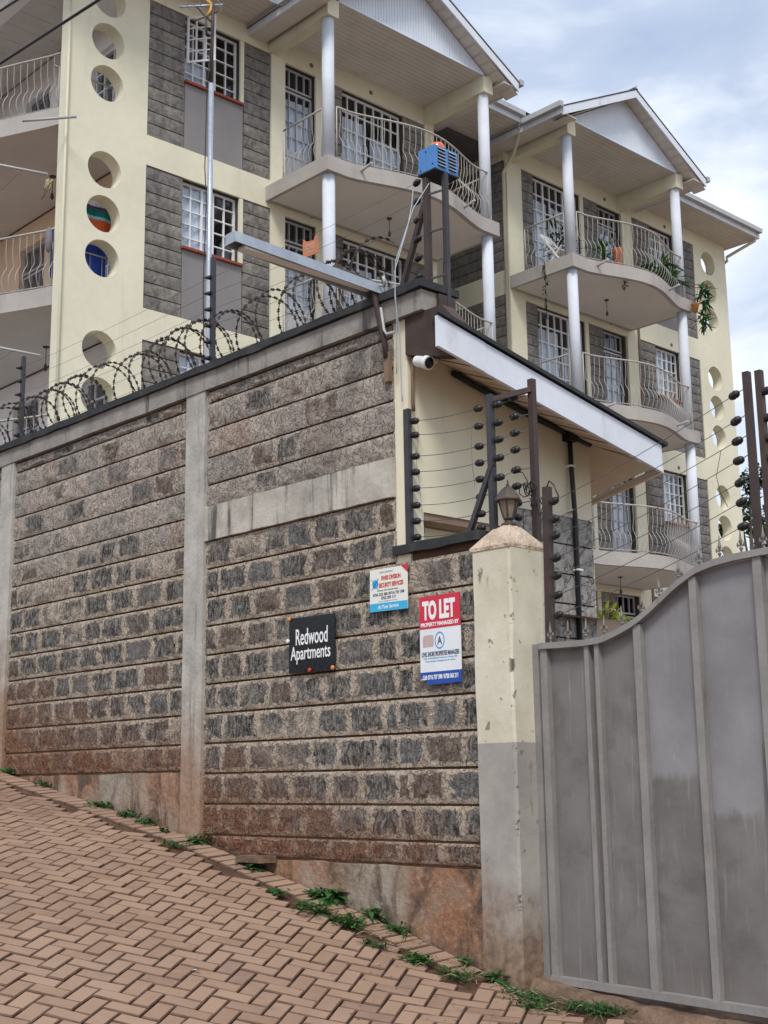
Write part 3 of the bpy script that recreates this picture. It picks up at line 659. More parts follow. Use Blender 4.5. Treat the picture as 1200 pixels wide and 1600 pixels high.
for s in (-1, 1): fin.lathe([(.003, -.014), (.011, 0), (.003, .018)], 6, (s*.028, 0, .056))
FIN = fin.mesh('finial', 'finial_steel')
x = -5.07
while x < -1.3:
    put('finial', FIN, gate, Matrix.Translation((x, .095, gt(x)+.016)) @ Matrix.Rotation(random.uniform(-.06, .06), 4, 'Y') @ Matrix.Diagonal((.68, .68, .85, 1))); x += .132
b = MB(); b.box(-1.19, -.85, -.1, .25, -1.7, 1.375); b.box(-1.23, -.81, -.14, .29, 1.375, 1.42); b.build('gate_pillar', ['pillar_paint'], label='second gate pillar at the far right end of the gate', cat='pillar')

# ================================================================== GATEHOUSE
gh = thing('gatehouse', (-6.6, 1.2, 1.1), 'cream gatehouse with sloping white fascia behind the boundary wall', 'gatehouse')
XG = -6.15
def wall_grid(mb, P, u0, u1, z0, z1, ops, depth):
    """flat wall in the u/z plane with openings; P(u, d, z) -> point, d = depth behind the face; reveals are built too"""
    us = sorted({u0, u1, *[o[0] for o in ops], *[o[1] for o in ops]}); zs = sorted({z0, z1, *[o[2] for o in ops], *[o[3] for o in ops]})
    us = [u for u in us if u0 <= u <= u1]; zs = [z for z in zs if z0 <= z <= z1]
    for a, c in zip(us[:-1], us[1:]):
        for e, g in zip(zs[:-1], zs[1:]):
            um, zm = (a+c)/2, (e+g)/2
            if any(o[0] < um < o[1] and o[2] < zm < o[3] for o in ops): continue
            mb.face([P(a, 0, e), P(c, 0, e), P(c, 0, g), P(a, 0, g)]); mb.face([P(a, depth, g), P(c, depth, g), P(c, depth, e), P(a, depth, e)])
    for a, c, e, g in ops:
        mb.face([P(a, 0, e), P(a, depth, e), P(c, depth, e), P(c, 0, e)]); mb.face([P(a, 0, g), P(c, 0, g), P(c, depth, g), P(a, depth, g)])
        mb.face([P(a, 0, e), P(a, 0, g), P(a, depth, g), P(a, depth, e)]); mb.face([P(c, 0, e), P(c, depth, e), P(c, depth, g), P(c, 0, g)])
b = MB()
wall_grid(b, lambda u, d, z: (XG-d, u, z), .005, 1.94, 1.0, 2.45, [(.13, 1.25, 1.52, 1.755)], .22); b.face([(XG, .005, 2.45), (XG, 1.94, 2.45), (XG, 1.94, 2.535), (XG, .005, 2.915)])
b.face([(-6.29, .005, 1.4), (XG, .005, 1.4), (XG, .005, 3.083), (-6.29, .005, 3.083)])          # short return facing the street
b.face([(XG, 1.94, 1.), (-9, 3.6, 1.), (-9, 3.6, 2.62), (XG, 1.94, 2.53)])
b.face([(-9, .25, 1), (-9, 3.6, 1), (-9, 3.6, 2.62), (-9, .25, 2.62)]); b.face([(XG, 1.94, -1.2), (XG, .25, -1.2), (XG, .25, 1.), (XG, 1.94, 1.)])
b.build('wall', 'cream_gatehouse', gh)
b = MB(); b.box(XG-.20, XG-.012, .132, 1.248, 1.705, 1.752); b.build('hatch_lintel', 'hatch_brown', gh); b = MB(); b.box(XG-.225, XG-.18, .1, 1.3, 1.5, 1.70); b.build('hatch_shutter', 'cream_gatehouse', gh)
# plinth of large dressed blocks
pz = [.70, 1.0, 1.25, 1.47, 1.69, 1.90]
for za, zc in zip(pz[:-1], pz[1:]):
    ys_ = [.95, 1.26, 1.57, 1.89] if (pz.index(za) % 2) else [.95, 1.1, 1.42, 1.72, 1.89]
    for ya, yc in zip(ys_[:-1], ys_[1:]):
        b = MB(); j = random.uniform(0, .006); b.box(XG-.01, XG+.035+j, ya+.004, yc-.004, za+.006, zc-.006); b.build('plinth_stone', 'plinth_rubble', gh)
b = MB(); b.box(XG-.01, XG+.02, .94, 1.892, .2, 1.905); b.build('plinth_joint', 'mortar_dark', gh)
# roof: soffit sheet, fascia, roof cover
def sofz(x, y): return 2.90-.197*y-.40*(x-XG)
P1 = (-5.64, -.20); P2 = (-5.64, 2.13); P3 = (-7.0, 3.05); P4 = (-9, 3.9)
pts = [(-5.66, -.18), (-5.66, 2.11), (-7.0, 3.03), (-9, 4.2), (-9, .30), (-6.16, .30), (-6.16, -.18)]
nb = 17
for k in range(nb):                                     # soffit boards running across the overhang
    ya, yc = lerp(.01, 2.11, k/nb)+.006, lerp(.01, 2.11, (k+1)/nb)-.006
    xi = XG+.003 if ya > .0 else -5.86
    b = MB(); q = [(-5.665, ya), (-5.665, yc), (xi, yc), (xi, ya)]
    dz_ = .004*(k % 2); b.face([(x, y, sofz(x, y)+dz_) for x, y in q][::-1]); b.face([(x, y, sofz(x, y)+.02) for x, y in q]); b.face([(-5.665, yc, sofz(-5.665, yc)), (-5.665, yc, sofz(-5.665, yc)+.02), (xi, yc, sofz(xi, yc)+.02), (xi, yc, sofz(xi, yc))])
    for yy, o in ((ya, 0), (yc, 0)): b.face([(-5.665, yy, sofz(-5.665, yy)), (xi, yy, sofz(xi, yy)), (xi, yy, sofz(xi, yy)+.02), (-5.665, yy, sofz(-5.665, yy)+.02)])
    b.build('soffit_board', 'soffit_gatehouse', gh)
b = MB(); b.face([(x, y, sofz(x, y)+.024) for x, y in ((-5.665, .02), (-5.665, 2.11), (XG, 2.11), (XG, .02))]); b.build('soffit_backing', 'mortar_dark', gh)
b = MB(); rear = lambda t: (lerp(P2[0]-.03, P4[0], t), lerp(P2[1]-.03, P4[1], t))
zr = lambda t: lerp(sofz(*P2), 2.30, min(1, t*2.2))
for k in range(9):                                      # boards behind the rear corner, parallel to the driveway
    ta, tb_ = k/9, (k+1)/9
    A, B = rear(ta), rear(tb_); Ai = (lerp(XG, -9, ta), lerp(1.95, 3.6, ta)); Bi = (lerp(XG, -9, tb_), lerp(1.95, 3.6, tb_))
    b.face([(*A, zr(ta)), (*B, zr(tb_)), (*Bi, lerp(2.52, 2.62, tb_)), (*Ai, lerp(2.52, 2.62, ta))])
b.build('rear_soffit', 'soffit_gatehouse', gh)
b = MB()
for y0, y1 in ((-.22, .22), (.223, 2.16)):              # fascia sheet, two lengths lapped
    za, zb = sofz(-5.64, y0)-.03, sofz(-5.64, y1)-.03
    o = .0 if y0 < 0 else -.004
    b.prism([(y0, za), (y1, zb), (y1, zb+.205), (y0, za+.205)], -5.66+o, -5.635+o, 'x')
b.build('fascia', 'fascia_white', gh)
b = MB(); b.bar((-5.655, 2.17, sofz(-5.64, 2.15)-.01), (P4[0], P4[1]+.03, 2.31), .03, .05); b.build('rear_eave_trim', 'soffit_gatehouse', gh)
b = MB()
top = [(-5.615, -.24, sofz(-5.64, -.24)+.185), (-5.615, 2.21, sofz(-5.64, 2.21)+.185), (-9, 4.0, 2.70), (-9, .34, 2.86), (-6.3, .34, 3.02)]
top2 = [(x, y, z+.028) for x, y, z in top]
b.face(top[::-1]); b.face(top2)
for k in range(5): b.face([top[k], top[(k+1) % 5], top2[(k+1) % 5], top2[k]])
b.build('roof', 'felt', gh)
b = MB(); b.prism([(XG+.001, 2.82), (-5.86, 2.74), (-5.67, 2.70), (-5.67, 2.94), (-5.80, 3.084), (XG+.001, 3.084)], -.012, .10, 'y'); b.build('roof_end_block', 'stained_timber', gh)
b = MB(); b.box(-5.953, -5.93, .10, .26, 3.10, 3.225); b.build('rusty_plate', 'steel_brown', gh)
b = MB(); b.tube([(XG+.028, y, sofz(XG, y)-.028-.02*math.sin(y*2)) for y in [.42+.1*k for k in range(16)]], .022, 8); b.tube([(XG+.03, 1.67, sofz(XG, 1.67)-.02), (XG+.035, 1.67, 2.3), (XG+.06, 1.66, 1.9), (XG+.06, 1.65, .6)], .019, 8); b.box(XG, XG+.07, 1.62, 1.72, 2.49, 2.56); b.build('conduit_pipe', 'conduit_black', gh)
for z in (1.95, 2.29, 1.5):
    b = MB(); b.box(XG, XG+.083 if z < 1.92 else XG+.057, 1.64, 1.70, z, z+.014); b.build('pipe_clip', 'cctv_white', gh)
b = MB(); b.tube([(XG+.02, .03, 2.88), (XG+.024, .03, 2.75), (XG+.022, .028, 2.5), (XG+.026, .03, 2.43)], .013, 6); b.build('corner_conduit', 'conduit_brown', gh)
b = MB(); b.tube([(XG+.03, y, sofz(XG+.05, y)-.012) for y in [.45+.1*k for k in range(14)]], .006, 5); b.build('cable', 'conduit_brown', gh)
cam2 = thing('security_camera', (-6.08, .06, 2.78), 'white bullet security camera with black face below the gatehouse eave', 'camera')
b = MB(); b.box(XG+.002, XG+.10, .06, .20, 2.785, 2.90); b.build('junction_box', 'cctv_white', cam2)
b = MB(); b.lathe([(.034, 0), (.034, .012), (.02, .02)], 16, (XG+.04, .09, 2.765), axis=(0, 0, -1)); b.tube([(XG+.04, .09, 2.775), (XG+.07, .07, 2.75), (XG+.12, .03, 2.735)], .014, 8); b.build('bracket', 'cctv_white', cam2)
cd = Vector((.90, -.08, -.33)).normalized(); cb = Vector((XG+.075, .015, 2.765))
b = MB(); b.lathe([(.03, 0), (.038, .01), (.041, .03), (.041, .105), (.048, .11), (.048, .145), (.040, .145)], 20, cb, axis=cd); b.build('body', 'cctv_white', cam2)
b = MB(); b.lathe([(.039, .1435), (.036, .148), (.001, .149)], 20, cb, axis=cd); b.build('lens_face', 'cctv_black', cam2)

# ================================================================== APARTMENT BUILDING
XF = -17.316
FL = [10.3, 7.3, 4.3, 1.3]
ap = thing('apartment_building', (-22, 12.8, 1.2), 'four storey cream apartment block with gabled balcony bays and round openings', 'apartment building')
ZB, ZT = 1.15, 13.30
# openings in the street-side facade: (u0,u1,z0,z1)
WIN = []      # kind, y0, y1, z0, z1, cols, rows
for zf in FL:
    t = zf+2.6
    WIN += [('side', 5.76, 6.92, zf+1.43, zf+2.64, 5, 5, zf), ('door', 7.95, 8.66, zf+.02, t, 4, 5, zf), ('big', 9.33, 10.92, zf+.45, t, 7, 6, zf),
            ('big', 14.84, 16.44, zf+.45, t, 7, 6, zf), ('door', 17.08, 17.90, zf+.02, t, 4, 5, zf), ('side', 19.08, 20.04, zf+1.43, zf+2.64, 5, 5, zf)]
ops = [(a[1], a[2], a[3], a[4]) for a in WIN]
FAC = lambda u, d, z: (XF-.05-d, u, z)
b = MB(); wall_grid(b, FAC, 5.02, 11.75, ZB, ZT, [o for o in ops if o[1] < 11.75], .2); b.build('facade_core', 'mortar_dark', ap)
b = MB(); wall_grid(b, FAC, 13.95, 20.88, ZB, ZT, [o for o in ops if o[0] > 13.95], .2); b.build('facade_core', 'mortar_dark', ap)
# rendered (cream) parts stand proud of the stone
b = MB()
def band(y0, y1, z0, z1): b.box(XF-.049, XF, y0, y1, z0, z1)
for i, zf in enumerate(FL):
    zlo = zf+2.65; zhi = FL[i-1]+.18 if i else ZT
    for y0, y1 in ((5.02, 7.6), (18.34, 20.88)): band(y0, y1, zlo, zhi)
    for y0, y1 in ((7.922, 11.5), (14.422, 17.948)): band(y0, y1, zf+2.602, zhi+.02 if i else ZT)
    for y0, y1 in ((8.662, 8.84), (16.442, 16.56)): b.box(XF-.12, XF-.012, y0, y1, zf, zf+2.6)
    # slim plaster jamb between the bedroom window and the stone at its right
    for y0, y1 in ((6.922, 7.0), (20.042, 20.10)): b.box(XF-.12, XF-.006, y0, y1, zf+1.43, zf+2.648)
for y0, y1 in ((7.6, 7.92), (11.5, 11.76), (13.94, 14.42), (17.95, 18.34)): b.box(XF-.049, XF+.012, y0, y1, ZB, ZT)
b.build('render', 'cream_wall', ap)
# round-hole screen walls at both ends
def screen(y0, y1, cy, name):
    bb = MB(); rad = .305; zs = []
    for zf in FL: zs += [zf+.81, zf+1.56, zf+2.31]
    zs.sort(); edges = []
    for th, fx in ((0, XF), (1, XF-.2)):
        def P(u, z): return (fx, u, z)
        last = ZB
        for zc in zs:
            a, c = zc-.36, zc+.36; bb.face([P(y0, last), P(y1, last), P(y1, a), P(y0, a)]); last = c
            hs = .36; K = 40; bb.face([P(y0, a), P(cy-hs, a), P(cy-hs, c), P(y0, c)]); bb.face([P(cy+hs, a), P(y1, a), P(y1, c), P(cy+hs, c)])
            for k in range(K):
                t0, t1 = 2*math.pi*(k+.5)/K, 2*math.pi*(k+1.5)/K
                def sq(t): q = hs/max(abs(math.cos(t)), abs(math.sin(t))); return cy+q*math.cos(t), zc+q*math.sin(t)
                def ci(t): return cy+rad*math.cos(t), zc+rad*math.sin(t)
                s0, s1 = sq(t0), sq(t1)
                pts = [P(*ci(t0)), P(*s0)]
                if (abs(s0[0]-s1[0]) > 1e-4) and (abs(s0[1]-s1[1]) > 1e-4): pts.append(P(cy+hs*(1 if math.cos((t0+t1)/2) > 0 else -1), zc+hs*(1 if math.sin((t0+t1)/2) > 0 else -1)))
                pts += [P(*s1), P(*ci(t1))]; bb.face(pts)
                if th == 0:
                    bb.face([(XF, *ci(t0)), (XF, *ci(t1)), (XF-.265, *ci(t1)), (XF-.265, *ci(t0))])
                    co = lambda t: (cy+.345*math.cos(t), zc+.345*math.sin(t)); bb.face([(XF-.265, *ci(t0)), (XF-.265, *ci(t1)), (XF-.265, *co(t1)), (XF-.265, *co(t0))]); bb.face([(XF-.265, *co(t0)), (XF-.265, *co(t1)), (XF-.19, *co(t1)), (XF-.19, *co(t0))])
        bb.face([P(y0, last), P(y1, last), P(y1, ZT), P(y0, ZT)])
    for y in (y0, y1): bb.face([(XF, y, ZB), (XF-.2, y, ZB), (XF-.2, y, ZT), (XF, y, ZT)])
    return bb.build(name, 'cream_wall', ap)
screen(3.52, 5.02, 4.25, 'screen_wall'); screen(20.88, 22.30, 21.50, 'screen_wall')
# loggias: end walls, slabs, soffits
LOG = lambda u, d, z: (u, 5.02+d, z)
lw = []
for i, zf in enumerate(FL):
    lw += [(-19.15, -18.25, zf+.95, zf+2.35), (-21.55, -20.62, zf+.02, zf+2.45)]
for i, zf in enumerate(FL):
    z1 = FL[i-1]-.07 if i else ZT; b = MB()
    wall_grid(b, LOG, -27, XF-.2, zf-.1, z1, [o for o in lw if zf <= o[2] < zf+3], .2)
    b.box(-23.4, -23.2, 3.4, 5.02, zf-.1, z1)
    b.build('loggia_wall', 'loggia_peach' if i == 1 else 'loggia_white', ap)
b = MB(); wall_grid(b, lambda u, d, z: (u, 20.88-d, z), -27, XF-.2, ZB, ZT, [], .2); b.box(-23.4, -23.2, 20.88, 22.3, ZB, ZT); b.face([(-27, 5, ZB), (-27, 21, ZB), (-27, 21, ZT), (-27, 5, ZT)]); b.build('rear_wall', 'cream_wall', ap)
def end_balcony(zf, side, name='balcony_slab'):
    y_in, y_face, s = (5.02, 3.53, -1) if side == 0 else (20.88, 22.32, 1)
    pts = [(XF-.201, y_in), (XF-.201, y_face)]; n = 22
    xs_ = [lerp(XF-.201, -23.2, k/n) for k in range(n+1)]
    pr = [(x, y_face+s*.95*(.5-.5*math.cos(2*math.pi*k/n))**.55) for k, x in enumerate(xs_)]
    poly = [(XF-.201, y_in)]+pr+[(-23.2, y_in)]
    if side == 0: poly = poly[::-1]
    bb = MB(); bb.prism(poly, zf-.07, zf+.23, 'z'); bb.i = 1; bb.face([(x, y, zf-.0705) for x, y in (poly if side == 0 else poly[::-1])]); bb.build(name, ['slab_plaster', 'slab_underside'], ap); return pr
LOGC = {}
for i, zf in enumerate(FL):
    LOGC[i] = end_balcony(zf, 0); end_balcony(zf, 1)
b = MB(); b.box(XF-1.0, XF-.2, 3.42, 5.0, 13.0, 13.1); b.box(-23.4, XF-.201, 3.3, 3.55, 12.95, ZT); b.build('loggia_beam', 'loggia_white', ap)
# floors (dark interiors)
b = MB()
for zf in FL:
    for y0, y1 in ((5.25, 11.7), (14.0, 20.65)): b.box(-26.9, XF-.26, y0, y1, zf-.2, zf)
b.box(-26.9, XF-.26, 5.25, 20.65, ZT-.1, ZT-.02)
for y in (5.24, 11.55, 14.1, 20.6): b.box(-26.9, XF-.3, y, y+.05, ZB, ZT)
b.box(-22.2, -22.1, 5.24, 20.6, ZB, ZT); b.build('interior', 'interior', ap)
# recess between the bays
b = MB(); b.box(-19.4, -19.2, 11.75, 13.95, ZB, ZT)
for zf in FL: b.box(-19.2, XF-.02, 13.90, 13.94, zf+2.65, zf+3.18); b.box(-19.2, XF-.02, 11.76, 11.80, zf+2.65, zf+3.18)
b.build('recess_wall', 'cream_wall', ap)
b = MB(); b.box(-19.2, XF-.05, 13.93, 13.95, ZB, ZT); b.box(-19.2, XF-.05, 11.75, 11.77, ZB, ZT); b.build('recess_core', 'mortar_dark', ap)

# stone blocks on the facade
FB = []
for s in range(6):
    bb = MB(); rr = random.Random(s+50); nx, nz = 6, 4; o = Vector((s*5.1, 0, 0))
    for j in range(nz):
        for i in range(nx):
            u, v = i/(nx-1), j/(nz-1); e = min(min(u, 1-u)*5, min(v, 1-v)*3.1, 1.)
            bb.v.append((.030+.010*e+.010*e*mnoise.noise(o+Vector((u*4, v*3, 0))), u, v))
    for j in range(nz-1): bb.idx([(j*nx+i, j*nx+i+1, (j+1)*nx+i+1, (j+1)*nx+i) for i in range(nx-1)], 0)
    n = len(bb.v); bb.v += [(0, 0, 0), (0, 1, 0), (0, 1, 1), (0, 0, 1)]
    bb.idx([tuple(range(nx))[::-1]+(n, n+1), tuple((nz-1)*nx+i for i in range(nx))+(n+2, n+3), tuple(j*nx for j in range(nz))+(n+3, n), tuple(j*nx+nx-1 for j in range(nz))[::-1]+(n+1, n+2)], 0)
    FB.append(bb)
FBM = [f.mesh('stone', 'facade_stone') for f in FB]
stones = []
for i, zf in enumerate(FL):
    strips = [(5.03, 5.755, 2), (7.005, 7.595, 2), (8.85, 9.325, 1), (10.925, 11.495, 1), (14.425, 14.835, 1), (16.565, 17.075, 1), (18.345, 19.075, 2), (20.105, 20.875, 2)]
    for y0, y1, nb in strips:
        z0, z1 = (zf+.19, zf+2.645) if nb == 2 else (zf+.02, zf+2.6); nr = 11; hh = (z1-z0)/nr
        for r_ in range(nr):
            sp = [0, lerp(.38, .62, (r_ % 2))+random.uniform(-.05, .05), 1] if nb == 2 else [0, 1]
            for a, c in zip(sp[:-1], sp[1:]): stones.append((0, lerp(y0, y1, a), lerp(y0, y1, c), z0+hh*r_+.009, z0+hh*(r_+1)-.009))
    for a, c in ((9.33, 10.92), (14.84, 16.44)): stones.append((0, a, (a+c)/2, zf+.02, zf+.22)); stones.append((0, (a+c)/2, c, zf+.02, zf+.22)); stones.append((0, a, lerp(a, c, .4), zf+.24, zf+.43)); stones.append((0, lerp(a, c, .4), c, zf+.24, zf+.43))
    nr = 11; hh = 2.47/nr
    for r_ in range(nr):
        xs_ = [-19.2, -18.6, -18.1, XF-.06] if r_ % 2 else [-19.2, -18.9, -18.3, -17.8, XF-.06]
        for a, c in zip(xs_[:-1], xs_[1:]): stones.append((1, a, c, zf+.18+hh*r_+.008, zf+.18+hh*(r_+1)-.008))
def stm(s):
    k, a, c, za, zc = s
    if k == 0: return Matrix.Translation((XF-.05, a, za)) @ Matrix.Diagonal((1, c-a-.004, zc-za, 1))
    return Matrix.Translation((a, 13.93, za)) @ Matrix(((0, 1, 0, 0), (-1, 0, 0, 0), (0, 0, 1, 0), (0, 0, 0, 1))) @ Matrix.Diagonal((1, c-a-.004, zc-za, 1))
def skey(s):
    c = (XF, (s[1]+s[2])/2, (s[3]+s[4])/2) if s[0] == 0 else ((s[1]+s[2])/2, 13.9, (s[3]+s[4])/2); q = px(c)
    vis = q and -10 < q[0] < 1210 and -10 < q[1] < 1010
    return (0 if vis else 1, -(s[2]-s[1])*(s[4]-s[3])/q[2]**2)
stones.sort(key=skey); rest = MB()
for n, s in enumerate(stones):
    k = n % 6; M = stm(s)
    if n < 300: put('stone', FBM[k], ap, M)
    else: base = len(rest.v); rest.v += [tuple(M @ Vector(p)) for p in FB[k].v]; rest.idx(FB[k].f, base)
rest.build('stone_courses', 'facade_stone', ap, kind='stuff')

# windows and doors
UNIT = MB(); UNIT.box(0, 1, 0, 1, 0, 1)
PANE = {}
def bars(mb, P, u0, u1, z0, z1, cols, rows, wo, wi, d0, d1, heavy=()):
    def bx(a, c, e, g): mb.prism_box(P, a, c, d0, d1, e, g)
    def add(a, c, e, g, dd=0.):
        pts = [P(u, d, z) for u in (a, c) for d in (d0-dd, d1) for z in (e, g)]; n = len(mb.v); mb.v += pts
        mb.idx(((0, 1, 3, 2), (4, 6, 7, 5), (0, 4, 5, 1), (2, 3, 7, 6), (0, 2, 6, 4), (1, 5, 7, 3)), n)
    add(u0, u0+wo, z0, z1); add(u1-wo, u1, z0, z1); add(u0+wo, u1-wo, z0, z0+wo); add(u0+wo, u1-wo, z1-wo, z1)
    for k in range(1, cols):
        u = lerp(u0, u1, k/cols); ww = wo*.9 if k in heavy else wi; add(u-ww/2, u+ww/2, z0+wo, z1-wo, .002)
    for k in range(1, rows):
        z = lerp(z0, z1, k/rows); add(u0+wo, u1-wo, z-wi/2, z+wi/2, -.002)
def pane_mesh(w_, h_):
    key = (round(w_, 3), round(h_, 3))
    if key not in PANE:
        m = MB(); m.box(0, .004, 0, w_, 0, h_); PANE[key] = m.mesh('pane', 'glass')
    return PANE[key]
def curtain(parent, x, u0, u1, z0, z1, m, facing='x', amp=.025, n=26):
    mb = MB()
    for k in range(n):
        ua, ub = lerp(u0, u1, k/n), lerp(u0, u1, (k+1)/n); fa, fb = amp*math.sin(ua*41+math.sin(ua*13)), amp*math.sin(ub*41+math.sin(ub*13))
        q = [(ua, fa), (ub, fb)]
        if facing == 'x': mb.face([(x+fa, ua, z0), (x+fb, ub, z0), (x+fb, ub, z1), (x+fa, ua, z1)], True)
        else: mb.face([(ua, x+fa, z0), (ub, x+fb, z0), (ub, x+fb, z1), (ua, x+fa, z1)], True)
    mb.build('curtain', m, parent)
npane = 0
for kind, y0, y1, z0, z1, cols, rows, zf in WIN:
    left = y0 < 12; q = px((XF, (y0+y1)/2, (z0+z1)/2)); show = q and -60 < q[0] < 1260 and -120 < q[1] < 1000
    P = lambda u, d, z: (XF-.13-d, u, z)
    mb = MB()
    if kind == 'door':
        zd = zf+.95; zt = z1-.42
        bars(mb, P, y0, y1, zt+.02, z1, 4, 1, .035, .018, 0, .04); bars(mb, P, y0, y1, zd, zt-.02, 4, 4, .04, .018, 0, .04)
        mb.i = 0
        for a, c, e, g in ((y0, y1, zf+.03, zf+.95),): mb.box(XF-.17, XF-.135, a+.002, c-.002, e, g)
        for e in (zf+.08, zf+.50): 
            for k in range(3):
                a = lerp(y0+.05, y1-.05, k/3)
                mb.box(XF-.134, XF-.122, a, a+.018, e, e+.36)
            mb.box(XF-.133, XF-.12, y0+.03, y1-.03, e+.36, e+.38)
        fr = mb.build('door', 'door_grey', ap); nc, nr, pz0, pz1 = 4, 4, zd, zt-.02
        curtain(fr, XF-.195, y0+.02, y1-.02, zf+.95, zt-.16, 'curtain', amp=.012)
        extra = [(4, 1, zt+.02, z1)]
    elif kind == 'big':
        bars(mb, P, y0, y1, z0, z1, cols, rows, .04, .022, 0, .04, heavy=(2, 5)); fr = mb.build('window', 'window_white', ap); nc, nr, pz0, pz1 = cols, rows, z0, z1; extra = []
        cs = random.uniform(.38, .56); cg_ = random.uniform(.02, .16); curtain(fr, XF-.195, y0+.02, lerp(y0, y1, cs), z0-.1, z1-random.uniform(.36, .5), 'curtain', amp=.014); curtain(fr, XF-.20, lerp(y0, y1, cs+cg_), y1-.02, z0-.1, z1-random.uniform(.40, .75), 'curtain', amp=.014)
    else:
        bars(mb, P, y0, y1, z0, z1, cols, rows, .04, .02, 0, .04, heavy=(2, 3)); fr = mb.build('window', 'window_white', ap); nc, nr, pz0, pz1 = cols, rows, z0, z1; extra = []
        sl = MB(); sl.box(XF-.10, XF+.05, y0-.03, y1+.04, zf+1.385, zf+1.428); sl.build('sill', 'sill_red', fr)
        if zf != 10.3: curtain(fr, XF-.195, y0+.02, lerp(y0, y1, .55), z0, z1, 'curtain', amp=.012)
        else: curtain(fr, XF-.195, y0+.02, y0+.55, z0, z0+.5, 'curtain', amp=.012)
        g = MB(); g.box(XF-.049, XF-.008, y0, y1+.06, zf+.19, zf+1.384); g.build('apron', 'grey_plaster', ap)
    if show:
        jobs = [(nc, nr, pz0, pz1)]+extra
        for c_, r_, a_, e_ in jobs:
            pw, ph = (y1-y0)/c_, (e_-a_)/r_
            if npane < 290 and pw*F_PX/q[2] > 8:
                for i in range(c_):
                    for j in range(r_):
                        M = Matrix.Translation((XF-.152, y0+pw*i, a_+ph*j)) @ Matrix.Rotation(random.uniform(-.012, .012), 4, 'Z') @ Matrix.Rotation(random.uniform(-.012, .012), 4, 'Y')
                        put('pane', pane_mesh(pw, ph), fr, M); npane += 1
            else:
                g = MB(); g.box(XF-.152, XF-.148, y0, y1, a_, e_); g.build('pane', 'glass', fr)
    if kind == 'side' and left and zf == 10.3:
        # casement swung open, hinged on the left jamb
        a = R(-52); mb = MB(); wd, hg = .50, .86; zb = z1-hg-.02
        Q = lambda u, d, z: (XF-.02+math.sin(-a)*u-math.cos(a)*d*0+d, y0+.02+math.cos(a)*u, z)
        bars(mb, Q, 0, wd, zb, zb+hg, 3, 4, .035, .018, 0, .03); sash = mb.build('open_casement', 'window_white', ap)
        g = MB(); g.face([Q(0, .015, zb), Q(wd, .015, zb), Q(wd, .015, zb+hg), Q(0, .015, zb+hg)]); g.build('pane', 'glass', sash)
for i, zf in enumerate(FL[:3]):
    P = lambda u, d, z: (u, 5.10+d, z)
    mb = MB(); bars(mb, P, -19.15, -18.25, zf+.95, zf+2.35, 3, 4, .05, .025, 0, .04); fr = mb.build('window', 'window_white', ap)
    g = MB(); g.box(-19.15, -18.25, 5.12, 5.124, zf+.95, zf+2.35); g.build('pane', 'glass', fr)
    mb = MB(); bars(mb, P, -21.55, -20.62, zf+1.98, zf+2.45, 3, 1, .04, .02, 0, .04); bars(mb, P, -21.55, -20.62, zf+.8, zf+1.94, 3, 3, .04, .02, 0, .04); mb.box(-21.55, -20.62, 5.10, 5.13, zf+.03, zf+.8)
    fr = mb.build('door', 'door_grey', ap); g = MB(); g.box(-21.55, -20.62, 5.12, 5.124, zf+.8, zf+2.45); g.build('pane', 'glass', fr)
    curtain(fr, 5.3, -21.5, -20.65, zf+.8, zf+1.9, 'cloth_grey', 'y')

# balconies
XC = -15.80
def bal_curve(ya, yb, off=0., n=30):
    pts = []
    for k in range(n+1):
        t = k/n; y = lerp(ya, yb, t); s = min(1, max(0, (t-.03)/.94)); pts.append((XC+.17+off+.40*(.5-.5*math.cos(2*math.pi*s))**.72, y))
    return pts
def baluster_mesh():
    prof_ = [(.0, .93), (0, .66), (-.012, .58), (-.035, .50), (-.03, .43), (.03, .35), (.075, .26), (.085, .17), (.05, .08), (.0, .0)]
    mb = MB(); mb.tube([(0, o, z) for o, z in prof_], .0068, 4, caps=False); return mb
BAL = baluster_mesh(); BALM = BAL.mesh('baluster', 'rail_metal'); nbal = 0
def railing(zf, path, spacing, indiv):
    """path of (x, y) plan points, balusters bulge to the left-hand normal"""
    global nbal
    mb = MB(); mb.tube([(x, y, zf+1.0) for x, y in path], .018, 6); mb.tube([(x, y, zf+.08) for x, y in path], .012, 4)
    for x, y in (path[0], path[-1]): mb.tube([(x, y, zf+.02), (x, y, zf+1.0)], .012, 5)
    rail = mb.build('railing', 'rail_metal', ap); join = MB()
    P_ = [Vector(p) for p in path]; acc = spacing*.6; 
    for a, c in zip(P_[:-1], P_[1:]):
        L_ = (c-a).length; d = (c-a)/L_
        while acc < L_:
            p = a+d*acc; nrm = Vector((d.y, -d.x))
            M = Matrix(((d.x, nrm.x, 0, p.x), (d.y, nrm.y, 0, p.y), (0, 0, 1, zf+.06), (0, 0, 0, 1)))
            if indiv and nbal < 290: put('baluster', BALM, rail, M); nbal += 1
            else: base = len(join.v); join.v += [tuple(M @ Vector(v)) for v in BAL.v]; join.idx(BAL.f, base, True)
            acc += spacing
        acc -= L_
    if join.v: join.build('balusters', 'rail_metal', rail, kind='stuff')
